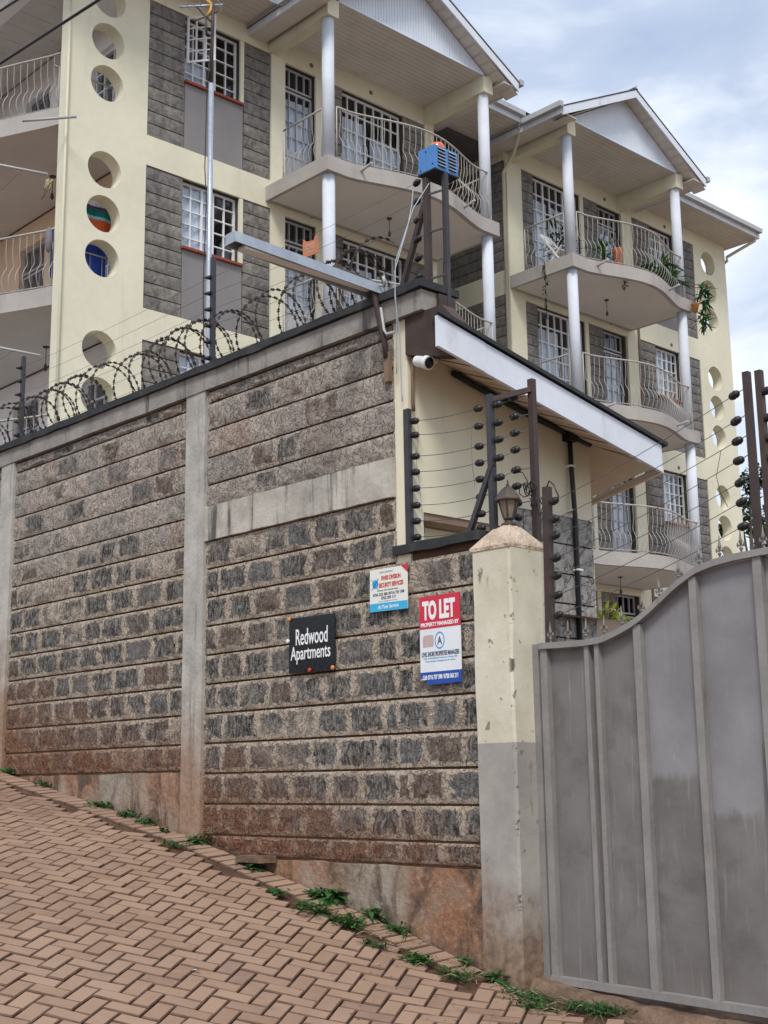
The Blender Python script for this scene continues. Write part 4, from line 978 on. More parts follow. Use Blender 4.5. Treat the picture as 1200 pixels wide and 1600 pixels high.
for bay, (ca, cb_) in enumerate(((7.65, 11.59), (14.11, 17.92))):
    for i, zf in enumerate(FL):
        cur = bal_curve(ca+.15, cb_-.15)
        poly = [(XF+.013, ca-.17), (XC+.17, ca-.17)]+cur+[(XC+.17, cb_+.17), (XF+.013, cb_+.17)]
        if i < 3 or True:
            mb = MB(); mb.prism(poly, zf-.25, zf+.02, 'z'); mb.i = 1; mb.face([(x, y, zf-.2505) for x, y in [(XF+.1, ca-.1), (XC+.05, ca-.1)]+bal_curve(ca+.2, cb_-.2, -.09)+[(XC+.05, cb_+.1), (XF+.1, cb_+.1)]][::-1])
            mb.build('balcony_slab', ['slab_plaster', 'slab_underside'], ap)
        rp_ = [(XF+.03, ca-.06), (XC-.02, ca-.06)]
        railing(zf, [(XC+.10, y) for y in (ca+.10,)]+bal_curve(ca+.2, cb_-.2, -.06, 20)+[(XC+.10, cb_-.05)], .125, (bay, i) in ((0, 0), (1, 0), (1, 1), (1, 2)))
        railing(zf, rp_[::-1], .14, False) if False else railing(zf, [(XF+.35, ca-.04), (XC-.12, ca-.04)], .14, (bay, i) in ((0, 0), (1, 0)))
        if bay == 0: railing(zf, [(XC-.12, cb_+.04), (XF+.03, cb_+.04)], .14, False)
        ztop = FL[i-1]-.25 if i else 12.95
        for y in (ca, cb_):
            mb = MB(); mb.lathe([(.108, zf+.02), (.108, ztop)], 24, (XC, y, 0)); mb.build('column', 'white_column', ap)
        if i: 
            mb = MB(); yy, xx = (ca+cb_)/2, -16.4; zc = FL[i-1]-.25
            mb.lathe([(.05, zc-.02), (.05, zc)], 10, (xx, yy, 0)); mb.tube([(xx, yy, zc-.02), (xx, yy, zc-.26)], .006, 5); mb.lathe([(.012, zc-.36), (.03, zc-.33), (.02, zc-.27), (.012, zc-.26)], 10, (xx, yy, 0)); mb.build('ceiling_lamp', 'lamp_brown', ap)
    # washing-line stubs sticking out of the slab edge
    for i, zf in enumerate(FL[:2]):
        for y in (ca+.55, cb_-1.0):
            mb = MB(); xe = XC+.17+.40*(.5-.5*math.cos(2*math.pi*(y-ca-.15)/(cb_-ca-.3)))**.72; mb.tube([(xe-.1, y, zf-.10), (xe+.28, y-.05, zf-.06)], .022, 6); mb.build('pipe_stub', 'gutter', ap)
    # top beams, bay ceiling, gable
    for y in (ca, cb_):
        mb = MB(); mb.box(XF+.001, XC-.16, y-.11, y+.11, 12.95, 13.285); mb.box(XC-.159, XC+.15, y-.128, y+.128, 12.95, 13.30); mb.build('beam', 'cream_wall', ap)
    mb = MB(); nbd = 15
    for k in range(nbd):
        xa, xb = lerp(XF+.002, XC+.12, k/nbd), lerp(XF+.002, XC+.12, (k+1)/nbd)-.006
        mb.box(xa, xb, ca-.2, cb_+.2, 13.287+.0005*(k % 2), 13.30)
    mb.box(XF-.05, XC+.13, ca-.5, cb_+.5, 13.302, 13.318); mb.build('balcony_ceiling', 'soffit_board', ap)
    cy = (ca+cb_)/2; zr_, ze, hw = 14.52, 13.08, 2.52; sl = (zr_-ze)/hw
    mb = MB(); n = 60; wv = 4.06                               # vertical V-joint boards
    for k in range(n):
        ya, yc = cy-wv/2+wv*k/n, cy-wv/2+wv*(k+1)/n-.006
        def zt_(y): return zr_-.10-sl*abs(y-cy)
        if (ya < cy < yc): tops = [(yc, zt_(yc)), (cy, zt_(cy)), (ya, zt_(ya))]
        else: tops = [(yc, zt_(yc)), (ya, zt_(ya))]
        if min(t[1] for t in tops) < 13.29: continue
        mb.prism([(ya, 13.285), (yc, 13.285)]+tops, XC+.10, XC+.125, 'x')
    mb.build('gable_boards', 'gable_board', ap)
    mb = MB(); mb.box(XC+.105, XC+.108, cy-1.9, cy+1.9, 13.285, 13.3); mb.prism([(cy-1.95, 13.3), (cy+1.95, 13.3), (cy, zr_-.12)], XC+.09, XC+.0995, 'x'); mb.box(XC+.126, XC+.15, cy-1.93, cy+1.93, 13.275, 13.31); mb.build('gable_backing', 'gable_board', ap)
    for s in (-1, 1):                                          # rake fascia, sloped soffit boards and roof sheets each side
        mb = MB(); xo = XC+.42
        e = (cy+s*hw, ze); r_ = (cy, zr_)
        mb.prism([(e[0], e[1]-.02), (r_[0], r_[1]-.17), (r_[0], r_[1]+.0), (e[0], e[1]+.16)], xo, xo+.03, 'x'); mb.build('rake_fascia', 'fascia_white', ap)
        mb = MB(); m_ = 13
        for k in range(m_):
            ta, tb2 = k/m_, (k+1)/m_-.012; p = [(lerp(e[0], r_[0], t), lerp(e[1], r_[1], t)-.04) for t in (ta, tb2)]
            mb.face([(XC+.12, p[0][0], p[0][1]-.04), (xo, p[0][0], p[0][1]-.04), (xo, p[1][0], p[1][1]-.04), (XC+.12, p[1][0], p[1][1]-.04)])
        p0, p1 = (e[0], e[1]-.07), (r_[0], r_[1]-.07); mb.face([(XC+.1, p0[0], p0[1]), (xo, p0[0], p0[1]), (xo, p1[0], p1[1]), (XC+.1, p1[0], p1[1])]); mb.build('rake_soffit', 'soffit_board', ap)
        mb = MB(); a_ = (cy+s*(hw+.06), ze+.145); c_ = (cy, zr_+.02)
        mb.prism([a_, c_, (c_[0], c_[1]+.014), (a_[0], a_[1]+.014)], XF-3.2, xo+.045, 'x'); mb.build('roof_sheet', 'roof_sheet', ap)
        # boxed eave: soffit, fascia and gutter running back to the main roof
        mb = MB(); ye, yi = cy+s*hw, (ca-.16 if s < 0 else cb_+.16)
        yy = sorted((ye, yi)); mb.box(XF-.3, xo-.002, yy[0], yy[1], 13.12, 13.14); mb.build('eave_soffit', 'soffit_board', ap)
        mb = MB(); g0_, g1_ = sorted((ye, ye+s*.025)); mb.box(XF-.3, xo+.0, g0_, g1_, 13.10, 13.32); mb.build('eave_fascia', 'fascia_white', ap)
        mb = MB(); g0_, g1_ = sorted((ye+s*.027, ye+s*.13)); mb.box(XF+.98, xo+.06, g0_, g1_, 13.21, 13.32); mb.build('gutter', 'gutter', ap)
    mb = MB(); mb.box(XC+.30, XC+.47, cy-.07, cy+.07, zr_+.03, zr_+.045); mb.bar((XC+.40, cy-.01, zr_+.03), (XC+.46, cy+.02, zr_+.10), .03); mb.build('ridge_cap', 'gutter', ap)
# main eaves
for y0, y1, ccut in ((2.6, 7.08, 0), (12.16, 13.48, 1), (18.56, 22.52, 2)):
    mb = MB(); nb_ = 9
    for k in range(nb_):
        xa, xb = lerp(XF-.3, -16.46, k/nb_), lerp(XF-.3, -16.46, (k+1)/nb_)-.006; mb.box(xa, xb, y0, y1, 13.302-(.004 if ccut == 1 else 0), 13.315)
    mb.box(XF-1.9 if ccut == 1 else XF-.3, -16.47, y0, y1, 13.317, 13.33); 
    if ccut == 1: mb.box(-19.2, XF-.301, 11.75, 13.95, 13.28, 13.30)
    mb.build('eave_soffit', 'soffit_board', ap)
    mb = MB(); mb.box(-16.46, -16.43, y0, y1, 13.285, 13.50); mb.build('eave_fascia', 'fascia_white', ap)
    mb = MB(); mb.box(-16.429, -16.32, y0, y1, 13.40, 13.51); mb.build('gutter', 'gutter', ap)
mb = MB(); mb.box(-23.5, XF-.301, 2.6, 5.0, 13.302, 13.32)
for k in range(12): mb.box(lerp(-23.5, XF-.31, k/12), lerp(-23.5, XF-.31, (k+1)/12)-.008, 2.62, 4.99, 13.29, 13.30)
mb.build('end_soffit', 'soffit_board', ap); mb = MB(); mb.box(-23.5, XF-.301, 21, 22.52, 13.302, 13.32); mb.build('end_soffit', 'soffit_board', ap)
mb = MB(); mb.box(-28, -16.43, 22.521, 22.545, 13.285, 13.5); mb.build('end_fascia', 'fascia_white', ap); mb = MB(); mb.box(-28, -16.43, 2.58, 2.61, 13.285, 13.5); mb.build('end_fascia', 'fascia_white', ap)
mb = MB(); A = (-16.33, 2.55, 13.51); B_ = (-16.33, 22.58, 13.51); C_ = (-28, 22.58, 13.51); D_ = (-28, 2.55, 13.51); E_ = (-22.2, 8, 15.6); G_ = (-22.2, 17.6, 15.6)
mb.face([A, B_, G_, E_]); mb.face([B_, C_, G_]); mb.face([C_, D_, E_, G_]); mb.face([D_, A, E_]); mb.face([A, D_, C_, B_]); mb.build('main_roof', 'roof_sheet', ap)
for p in ([(-16.45, 13.42, 13.38), (-16.5, 13.5, 13.15), (-16.9, 13.72, 12.85), (XF+.05, 13.80, 12.6), (XF+.05, 13.80, 1.2)], [(XF+.04, 3.52, 13.3), (XF+.04, 3.52, 1.2)], [(-16.42, 22.42, 13.40), (-16.5, 22.42, 13.22), (XF+.06, 22.30, 12.98), (XF+.045, 22.34, 12.9), (XF-.1, 22.36, 12.85)]):
    mb = MB(); mb.tube(p, .04 if p[0][1] > 10 else .022, 8); mb.build('downpipe', 'downpipe', ap)
mb = MB(); mb.box(XF+.002, XF+.03, 18.35, 18.42, ZB, ZT-.6); mb.build('overflow_pipe', 'conduit_brown', ap)
# wall vents
for i, zf in enumerate(FL[:3]):
    for y in (8.55, 10.05, 17.35, 19.7):
        mb = MB(); mb.lathe([(.045, 0), (.045, .008), (.03, .012)], 10, (XF, y, zf+2.78), axis=(1, 0, 0)); mb.build('wall_vent', 'conduit_brown', ap)
# loggia railings, lamps
for i, zf in enumerate(FL):
    pr = LOGC[i]; path = [(XF-.21, 3.58)]+[(x, y+.07) for x, y in pr[1:12]]
    railing(zf+.2, path[::-1], .13, i < 2)
    if i: mb = MB(); zc = FL[i-1]-.25; mb.lathe([(.06, zc-.015), (.06, zc)], 10, (-18.9, 4.2, 0)); mb.tube([(-18.9, 4.2, zc), (-18.9, 4.2, zc-.3)], .006, 5); mb.lathe([(.01, zc-.42), (.035, zc-.38), (.015, zc-.3)], 10, (-18.9, 4.2, 0)); mb.build('ceiling_lamp', 'lamp_brown', ap)
    if i == 0: mb = MB(); mb.tube([(-17.55, 2.92, zf-.22), (-16.97, 3.52, zf-.17)], .022, 8); mb.build('pipe_stub', 'gutter', ap)

# ================================================================== FENCE FITTINGS
INS = MB(); INS.lathe([(.006, -.034), (.016, -.028), (.0225, -.014), (.0235, -.005), (.021, -.002), (.021, .002), (.0235, .005), (.0225, .014), (.016, .028), (.006, .034)], 10)
INSM = INS.mesh('insulator', 'insulator')
def insul(p, d, parent):
    M = Matrix.Translation(p) @ Vector((0, 0, 1)).rotation_difference(Vector(d).normalized()).to_matrix().to_4x4()
    return put('insulator', INSM, parent, M)
def sag(a, b_, s=.02, n=8):
    a, b_ = Vector(a), Vector(b_); return [a.lerp(b_, k/n)-Vector((0, 0, 4*s*(k/n)*(1-k/n))) for k in range(n+1)]
def wire(a, b_, parent, s=.012, r=.0022, m='wire'):
    mb = MB(); mb.tube(sag(a, b_, s), r, 4, caps=False); mb.build('fence_wire', m, parent)
z640 = [2.354, 2.257, 2.111, 2.004, 1.893, 1.779, 1.673, 1.565]; z765 = [2.326, 2.209, 2.077, 1.969, 1.863, 1.749, 1.64, 1.55]; z765r = [2.32, 2.202, 2.092, 1.974, 1.849]; z828 = [2.387, 2.263, 2.155, 2.045, 1.914, 1.809, 1.70, 1.61]
fa = thing('electric_fence', (-5.8, .06, 1.52), 'electric fence corner with dark posts and black insulators beside the gate pillar', 'electric fence')
mb = MB(); mb.bar((-6.145, -.005, 1.525), (-6.150, -.005, 2.44), .045, .035, (0, 1, 0)); mb.build('post', 'steel_dark', fa)
mb = MB(); mb.bar((-5.452, .05, 1.45), (-5.454, .05, 2.395), .040, .040, (0, 1, 0)); mb.build('post', 'steel_dark', fa)
mb = MB(); mb.bar((-5.44, .04, 1.94), (-5.645, .03, 1.52), .032, .032, (0, 1, 0)); mb.build('brace', 'steel_dark', fa)
mb = MB(); mb.bar((-5.29, .265, .80), (-5.286, .265, 2.50), .040, .040, (0, 1, 0)); mb.build('post', 'steel_brown', fa)
mb = MB(); mb.bar((-5.454, .05, 2.36), (-5.286, .25, 2.43), .032, .032); mb.build('cross_bar', 'steel_brown', fa)
for k in range(8):
    a = (-6.105, .02, z640[k]); c = (-5.557, .05, z765[k]); d = (Vector(c)-Vector(a)).normalized()
    insul(a, d, fa); insul(c, d, fa); wire(Vector(a)+d*.03, Vector(c)-d*.03, fa)
    mb = MB(); mb.tube([a, (-6.145, -.005, z640[k]+.004)], .003, 4); mb.tube([c, (-5.455, .05, z765[k]+.006)], .003, 4); mb.build('hook', 'wire', fa)
    e = (-5.385, .20, z828[k]); mb = MB(); mb.tube([e, (-5.29, .265, z828[k]+.01)], .003, 4); mb.build('hook', 'wire', fa)
    if k < 5:
        g_ = (-5.398, .06, z765r[k]); d2 = (Vector(e)-Vector(g_)).normalized(); insul(g_, Vector((1, .2, .12)), fa); insul(e, Vector((1, .3, .15)), fa); wire(g_, e, fa, .004)
        mb = MB(); mb.tube([g_, (-5.455, .05, z765r[k]-.004)], .003, 4); mb.build('hook', 'wire', fa)
    else: insul(e, Vector((1, .3, (.15, -.1, -.45)[k-5])), fa)
mb = MB(); mb.tube([(-5.60, .045, 2.31), (-5.62, .045, 2.1), (-5.615, .045, 1.95), (-5.60, .045, 1.83)], .0018, 4); mb.build('jumper_wire', 'wire', fa); mb = MB(); mb.tube([(-6.08, .02, 2.36), (-6.07, .02, 2.25), (-6.10, .02, 2.1), (-6.07, .02, 1.9), (-6.05, .02, 1.7), (-6.03, .02, 1.58)], .0018, 4); mb.build('jumper_wire', 'wire', fa)
mb = MB(); mb.tube([(-5.36+.03*math.cos(t*.9)+t*.004, .22+.012*math.sin(t*1.3), 1.78+.045*math.sin(t*.9)) for t in range(26)], .004, 5)
mb.tube([(-5.38, .2, 1.90), (-5.33, .2, 1.89), (-5.31, .22, 1.83), (-5.33, .23, 1.77)], .004, 5); mb.tube([(-5.28, .25, 1.66), (-5.22, .22, 1.60), (-5.17, .2, 1.66)], .003, 5); mb.build('coiled_cable', 'insulator', fa)
fb = thing('electric_fence', (-4.4, .15, 1.16), 'electric fence strung above the gate between a short post and twin brown posts', 'electric fence')
mb = MB(); mb.bar((-5.125, .16, .78), (-5.106, .16, 1.75), .044, .044, (0, 1, 0)); mb.build('post', 'steel_brown', fb)
for x, zt in ((-3.675, 2.14), (-3.600, 2.13)):
    mb = MB(); mb.bar((x, .15, 1.12), (x-.004, .15, zt), .036, .036, (0, 1, 0)); mb.build('post', 'steel_brown', fb)
zL = [1.651, 1.539, 1.438, 1.301, 1.193, 1.077, .957]; zR = [2.029, 1.883, 1.771, 1.663, 1.543, 1.435, 1.303]
for k in range(7):
    a = (-5.045, .15, zL[k]); c = (-3.762, .15, zR[k]); d = (Vector(c)-Vector(a)).normalized(); insul(a, d, fb); insul(c, d+Vector((0, 0, random.uniform(-.1, .25))), fb)
    wire(Vector(a)+d*.03, Vector(c)-d*.03, fb, .02); mb = MB(); mb.tube([a, (-5.11, .16, zL[k]+.003)], .003, 4); mb.tube([c, (-3.675, .15, zR[k]+.03)], .003, 4); mb.build('hook', 'wire', fb)
for k in range(7):
    a = (-3.565, .15, zR[k]-.02); c = (-1.4, .15, zR[k]); insul(a, (1, 0, 0), fb); wire(a, c, fb, .02)
mb = MB(); mb.tube([(-5.106, .15, 1.74), (-5.07, .14, 1.78), (-5.03, .13, 1.75), (-4.985, .12, 1.665), (-5.01, .14, 1.665)], .0045, 5)
mb.tube([(-5.30+.012*k, .22+.03*math.sin(k*1.9), 1.69+.035*math.cos(k*1.9)) for k in range(17)], .004, 5); mb.tube([(-3.86, .14, 1.74), (-3.90, .14, 1.60), (-3.88, .14, 1.50), (-3.84, .14, 1.42)], .002, 4); mb.build('coiled_cable', 'insulator', fb)
fc = thing('electric_fence', (-8.6, .1, 3.29), 'electric fence with toothed dark posts on top of the stone wall', 'electric fence')
WZ = [3.42, 3.56, 3.70, 3.84, 3.98, 4.12]
for x, zt in ((-11.785, 4.24), (-8.555, 4.30)):
    mb = MB(); mb.bar((x, .12, 3.26), (x-.005, .12, zt), .036, .036, (0, 1, 0)); mb.build('post', 'steel_dark', fc)
    for z in WZ:
        mb = MB(); mb.lathe([(.022, 0), (.020, .012), (.008, .05), (.004, .055)], 8, (x-.012, .10, z), axis=(-.7, -.7, 0)); mb.build('insulator', 'insulator', fc)
mb = MB(); mb.bar((-6.041, .12, 3.28), (-6.047, .12, 4.10), .040, .040, (0, 1, 0)); mb.build('post', 'steel_brown', fc)
mb = MB(); mb.bar((-6.34, .12, 3.29), (-6.065, .12, 3.93), .034, .034, (0, 1, 0)); mb.build('brace', 'steel_brown', fc)
for k, z in enumerate(WZ):
    p = (-6.13, .11, z-.02); d = Vector((1, 0, -.05)); insul(p, Vector((1, 0, .35)), fc)
    wire((-8.56, .10, z), p, fc, .03, .0016); wire((-11.79, .10, z), (-8.56, .10, z), fc, .02, .0016); mb = MB(); mb.tube([p, (-6.045, .12, z)], .003, 4); mb.build('hook', 'wire', fc)
wire((-14.6, .1, 3.5), (-11.8, .1, 3.5), fc)
ws = put('warning_sign', None, None, Matrix.Translation((-7.26, .09, 3.9)), 'small faded orange warning plate hanging on the fence wires', 'sign')
mb = MB(); q = [(-7.345, 3.905), (-7.165, 3.90), (-7.172, 3.99), (-7.183, 4.055), (-7.205, 4.05), (-7.222, 4.018), (-7.31, 4.03), (-7.345, 4.062), (-7.352, 4.00)]
mb.prism(q, .085, .09, 'y'); mb.build('plate', 'warn_orange', ws)
for k_, z_, w_ in (('warn1', 3.992, .11), ('warn2', 3.965, .11), ('warn3', 3.935, .08)): text(k_, w_, .018, -7.26, .0845, z_, 'print_pink', ws)

# razor wire
rz = thing('razor_wire', (-9.2, .12, 3.29), 'coil of rusty razor wire stretched along the top of the wall', 'razor wire')
mb = MB(); bl = MB(); pts = []; x = -13.2; rr = random.Random(3); ang = 0
while x < -6.55:
    rad = .25+.05*mnoise.noise(Vector((x*1.3, 0, 0))); cz = 3.50+.04*mnoise.noise(Vector((x*.8, 4, 0)))+max(0, .05*(x+8)*.5)
    pts.append((x+.09*math.sin(ang*.5+1), .12+rad*math.sin(ang)*.9, cz+rad*math.cos(ang))); ang += .24; x += .24/(2*math.pi)*.27*(.8+.35*math.sin(x*3))*(1 if x < -8.5 else .92)
mb.tube(pts, .0040, 4); mb.build('coil_wire', 'razor', rz)
acc = 0
for a, c in zip(pts[:-1], pts[1:]):
    a, c = Vector(a), Vector(c); acc += (c-a).length
    if acc > .050:
        acc = 0; d = (c-a).normalized(); s = d.cross(Vector((1, .2, .1))).normalized(); u = d.cross(s)
        for o in (s, u):
            n = len(bl.v); bl.v += [tuple(a-d*.021), tuple(a+o*.017-d*.007), tuple(a+o*.006), tuple(a+o*.017+d*.007), tuple(a+d*.021), tuple(a-o*.017+d*.007), tuple(a-o*.006), tuple(a-o*.017-d*.007)]
            bl.idx([(0, 1, 2, 6, 7), (2, 3, 4, 5, 6)], n)
bl.build('blades', 'razor', rz, kind='stuff')

# street lamp trough on a bent pipe
lp = thing('lamp_trough', (-6.36, -.06, 3.0), 'long grey metal lamp trough on a bent brown pipe jutting over the street', 'street lamp')
mb = MB(); A = Vector((-6.40, -.02, 3.335)); B_ = Vector((-6.415, -1.285, 3.385)); d = (B_-A).normalized(); s = Vector((1, 0, 0)); u = Vector((0, 0, 1))
prof_ = [(-.064, -.036), (-.048, .040), (.048, .040), (.064, -.036), (.053, -.036), (.040, .030), (-.040, .030), (-.053, -.036)]
r0 = [tuple(A+s*p+u*q_) for p, q_ in prof_]; r1 = [tuple(B_+s*p*.95+u*q_) for p, q_ in prof_]; n = len(mb.v); mb.v += r0+r1
mb.idx([tuple(range(8))[::-1], tuple(range(8, 16))]+[(k, (k+1) % 8, 8+(k+1) % 8, 8+k) for k in range(8)], n)
for P_ in (A, B_): mb.face([tuple(P_+s*p+u*q_) for p, q_ in ((-.052, -.034), (.052, -.034), (.039, .029), (-.039, .029))])
mb.build('trough', 'galvanised', lp)
mb = MB(); mb.box(-6.445, -6.37, -1.2, -.1, 3.33, 3.355); mb.build('lamp_board', 'cctv_white', lp)
mb = MB(); mb.tube([(-6.30, -.045, 2.83), (-6.315, -.05, 2.95), (-6.345, -.075, 3.15), (-6.375, -.095, 3.33), (-6.385, -.12, 3.385), (-6.40, -.2, 3.40), (-6.405, -.42, 3.405)], .020, 8); mb.build('pipe', 'steel_brown', lp)
mb = MB(); mb.tube([(-6.325, -.07, 3.19), (-6.29, -.075, 3.02), (-6.26, -.08, 2.98), (-6.20, -.06, 2.985)], .010, 6); mb.tube([(-6.34, -.06, 3.36), (-6.30, -.06, 3.345), (-6.27, -.08, 3.36), (-6.28, -.085, 3.40)], .012, 6); mb.build('feed_cable', 'gutter', lp)
mb = MB(); mb.box(-6.325, -6.275, -.05, -.02, 2.66, 2.87); mb.build('fixing_plate', 'conduit_brown', lp)

# siren
sr = thing('alarm_siren', (-5.945, .2, 3.05), 'blue louvred alarm siren box with an orange strobe on a tall pole', 'alarm siren')
mb = MB(); x0, x1, y0, y1, z0, z1 = -6.10, -5.94, .10, .33, 4.145, 4.320; mb.box(x0, x1, y0, y1, z0, z1); sb = mb.build('box', 'siren_blue', sr)
mb = MB(); mb.box(x0-.004, x1+.004, y0-.004, y1+.004, z0-.012, z0-.001); mb.build('base_plate', 'siren_slot', sr)
for c_ in (0, 1):
    for k in range(6):
        mb = MB(); ya = y0+.03+c_*.105; z = z0+.022+k*.025
        mb.prism([(x1+.001, z+.012), (x1+.011, z+.003), (x1+.011, z+.006), (x1+.002, z+.017)], ya, ya+.075, 'y'); mb.build('louvre', 'galvanised', sb)
        mb = MB(); mb.box(x1+.0005, x1+.002, ya, ya+.075, z-.002, z+.010); mb.build('slot', 'siren_slot', sb)
for p in ((x0+.02, z0+.02), (x1-.02, z0+.035), (x0+.075, z1-.03)):
    mb = MB(); mb.lathe([(.006, 0), (.006, .004)], 8, (p[0], y0, p[1]), axis=(0, -1, 0)); mb.build('screw', 'siren_slot', sb)
mb = MB(); mb.lathe([(.052, 0), (.052, .008), (.050, .04), (.040, .056), (.02, .064), (.001, .066)], 20, (x0+.09, y0+.1, z1)); mb.build('strobe_lens', 'strobe_orange', sr)
mb = MB(); mb.bar((-5.944, .2, 3.02), (-5.944, .2, 4.135), .034, .034, (0, 1, 0)); mb.build('pole', 'steel_dark', sr)
for z in (3.38, 3.72, 4.0):
    mb = MB(); mb.bar((-6.03, .12, z-.02), (-5.95, .19, z+.01), .012); mb.build('tie_bar', 'steel_dark', sr)

# antenna
an = thing('tv_antenna', (-10.56, 1.5, 1.15), 'silver pole carrying a small tilted television aerial behind the wall', 'antenna')
mb = MB(); mb.tube([(-10.555, 1.5, 1.15), (-10.565, 1.5, 5.0), (-10.567, 1.5, 7.24)], .027, 10); mb.build('pole', 'silver_pole', an)
mb = MB(); mb.tube([(-10.567, 1.5, 7.2), (-10.545, 1.49, 7.7), (-10.53, 1.49, 8.18)], .018, 8); mb.build('mast_rod', 'steel_brown', an)
bd = -Vector((CR.x, CR.y, 0)).normalized(); o = Vector((-10.53, 1.49, 8.12))
mb = MB(); mb.tube([o-bd*.10+Vector((0, 0, .02)), o+bd*.36], .012, 6); mb.build('boom', 'silver_pole', an)
perp = Vector((-bd.y, bd.x, 0))
for k, (t, l_) in enumerate(((.34, .10), (.27, .11), (.20, .12), (.13, .13), (-.07, .16))):
    mb = MB(); c_ = o+bd*t; mb.tube([c_-perp*l_+Vector((0, 0, .03)), c_+perp*l_-Vector((0, 0, .03))], .005, 5); mb.build('element', 'silver_pole', an)
mb = MB(); mb.tube([o+bd*.18, o+bd*.08+Vector((0, 0, -.12)), o+Vector((0, 0, -.2))], .010, 6); mb.tube([o+bd*.08+Vector((0, 0, -.12)), o+bd*.07+Vector((0, 0, -.34))], .012, 6); mb.tube([o+bd*.2+Vector((0, 0, -.17)), o-bd*.05+Vector((0, 0, -.06))], .007, 6); mb.build('bracket', 'steel_dark', an)
mb = MB(); mb.tube([o+bd*.07+Vector((0, 0, -.12)), o+bd*.03+Vector((0, 0, -.05)), o+bd*.02+Vector((0, 0, .03)), o+bd*.10+Vector((0, 0, .12)), o+bd*.03+Vector((0, 0, .15)), o+bd*.12+Vector((.02, 0, .2))], .018, 7); mb.build('yellow_tape', 'yellow_wrap', an)
mb = MB(); mb.tube([o+Vector((.02, -.02, -.2)), (-10.60, 1.47, 7.2), (-10.62, 1.47, 6.3), (-10.57, 1.46, 5.9), (-10.62, 1.47, 5.0), (-10.58, 1.47, 4.0)], .006, 5); mb.build('aerial_cable', 'insulator', an)

# overhead cables
for pts_, r_, nm, lb in (([(-14.2, -1.6, 6.2), (-10.31, -1, 6.40), (-8.51, -1.0, 6.22), (-4, -1, 6.3)], .014, 'power_cable', 'thick black power cable slanting across the upper left balcony'),
                    ([(-14, -1.4, 7.0), (-10.36, -1, 6.95), (-10.0, -1, 6.90), (-7, -1, 6.95)], .012, 'power_cable', 'thin black power cable crossing the top left corner'),
                    ([(-6.02, .12, 4.06), (-6.06, .0, 3.85), (-6.12, -.12, 3.45), (-6.13, -.12, 3.2), (-6.15, -.06, 2.95), (-6.17, -.04, 2.72), (-6.18, -.02, 2.5)], .0036, 'hanging_cable', 'loose white cable hanging from the siren pole down the wall end'),
                    ([(-6.16, .1, 4.05), (-6.15, .08, 3.95), (-6.15, .03, 3.75), (-6.15, -.1, 3.4), (-6.17, -.07, 3.05), (-6.22, -.03, 2.7)], .0036, 'hanging_cable', 'slack white cable looped from the siren brace to the coping end')):
    n_ = []; 
    for a, c in zip(pts_[:-1], pts_[1:]): n_ += [Vector(a).lerp(Vector(c), k/4) for k in range(4)]
    n_.append(Vector(pts_[-1])); mb = MB(); mb.tube(n_, r_, 5); mb.build(nm, 'insulator' if nm == 'power_cable' else 'print_grey', label=lb, cat='cable')

# ================================================================== SIGNS ON THE WALL
YS = -.036
s1 = thing('sign', (-7.12, YS, .75), 'glossy black square nameplate with white lettering reading Redwood Apartments', 'sign')
mb = MB(); mb.prism([(-7.367, .757), (-6.871, .748), (-6.868, 1.138), (-7.362, 1.147)], YS, YS+.006, 'y'); mb.build('plate', 'sign_black', s1)
text('redwood', .345, .115, -7.115, YS-.0006, 1.005, 'print_white', s1); text('apartments', .43, .125, -7.13, YS-.0006, .878, 'print_white', s1)
for x, z, m_ in ((-7.355, 1.14, 'nail_orange'), (-7.13, .765, 'nail_red'), (-6.885, .765, 'nail_orange'), (-7.37, .985, 'cctv_white')):
    mb = MB(); mb.lathe([(.016, 0), (.016, .012), (.008, .016)], 8, (x, YS, z), axis=(0, -1, 0)); mb.build('fixing_cap', m_, s1)
s2 = thing('sign', (-6.33, YS, 1.1), 'small white and sky blue security company notice with red heading', 'sign')
mb = MB(); q = [(-6.509, 1.107), (-6.146, 1.099), (-6.143, 1.335), (-6.175, 1.383), (-6.504, 1.388)]; mb.prism(q, YS, YS+.005, 'y'); mb.build('plate', 'sign_cream', s2)
mb = MB(); mb.prism([(-6.509, 1.105), (-6.146, 1.097), (-6.146, 1.152), (-6.508, 1.160)], YS-.001, YS+.004, 'y'); mb.build('blue_strip', 'sign_cyan', s2)
mb = MB(); mb.prism([(-6.200, 1.384), (-6.143, 1.335), (-6.141, 1.395)], YS-.001, YS+.003, 'y'); mb.build('red_corner', 'sign_red', s2)
text('prot', .13, .010, -6.345, YS-.0006, 1.362, 'print_grey', s2); text('swiss', .185, .030, -6.30, YS-.0006, 1.322, 'print_red', s2); text('secur', .235, .030, -6.30, YS-.0006, 1.275, 'print_red', s2)
text('ph0', .20, .011, -6.33, YS-.0006, 1.240, 'print_dark', s2); text('ph1', .30, .019, -6.325, YS-.0006, 1.215, 'print_dark', s2); text('ph2', .14, .019, -6.325, YS-.0006, 1.189, 'print_dark', s2); text('web', .18, .010, -6.33, YS-.0006, 1.168, 'print_grey', s2)
text('yours', .20, .026, -6.33, YS-.0016, 1.130, 'print_white', s2)
mb = MB(); mb.lathe([(.030, 0), (.030, .0008)], 20, (-6.452, YS, 1.288), axis=(0, -1, 0)); mb.bar((-6.485, YS-.0012, 1.325), (-6.42, YS-.0012, 1.25), .006, .001); mb.bar((-6.42, YS-.0012, 1.325), (-6.485, YS-.0012, 1.25), .006, .001); mb.build('shield_emblem', 'print_blue', s2)
s3 = thing('sign', (-5.86, YS, .6), 'tall red white and blue TO LET board on the stone wall', 'sign')
zb, zt = .592, 1.152; xa, xb = -6.038, -5.678
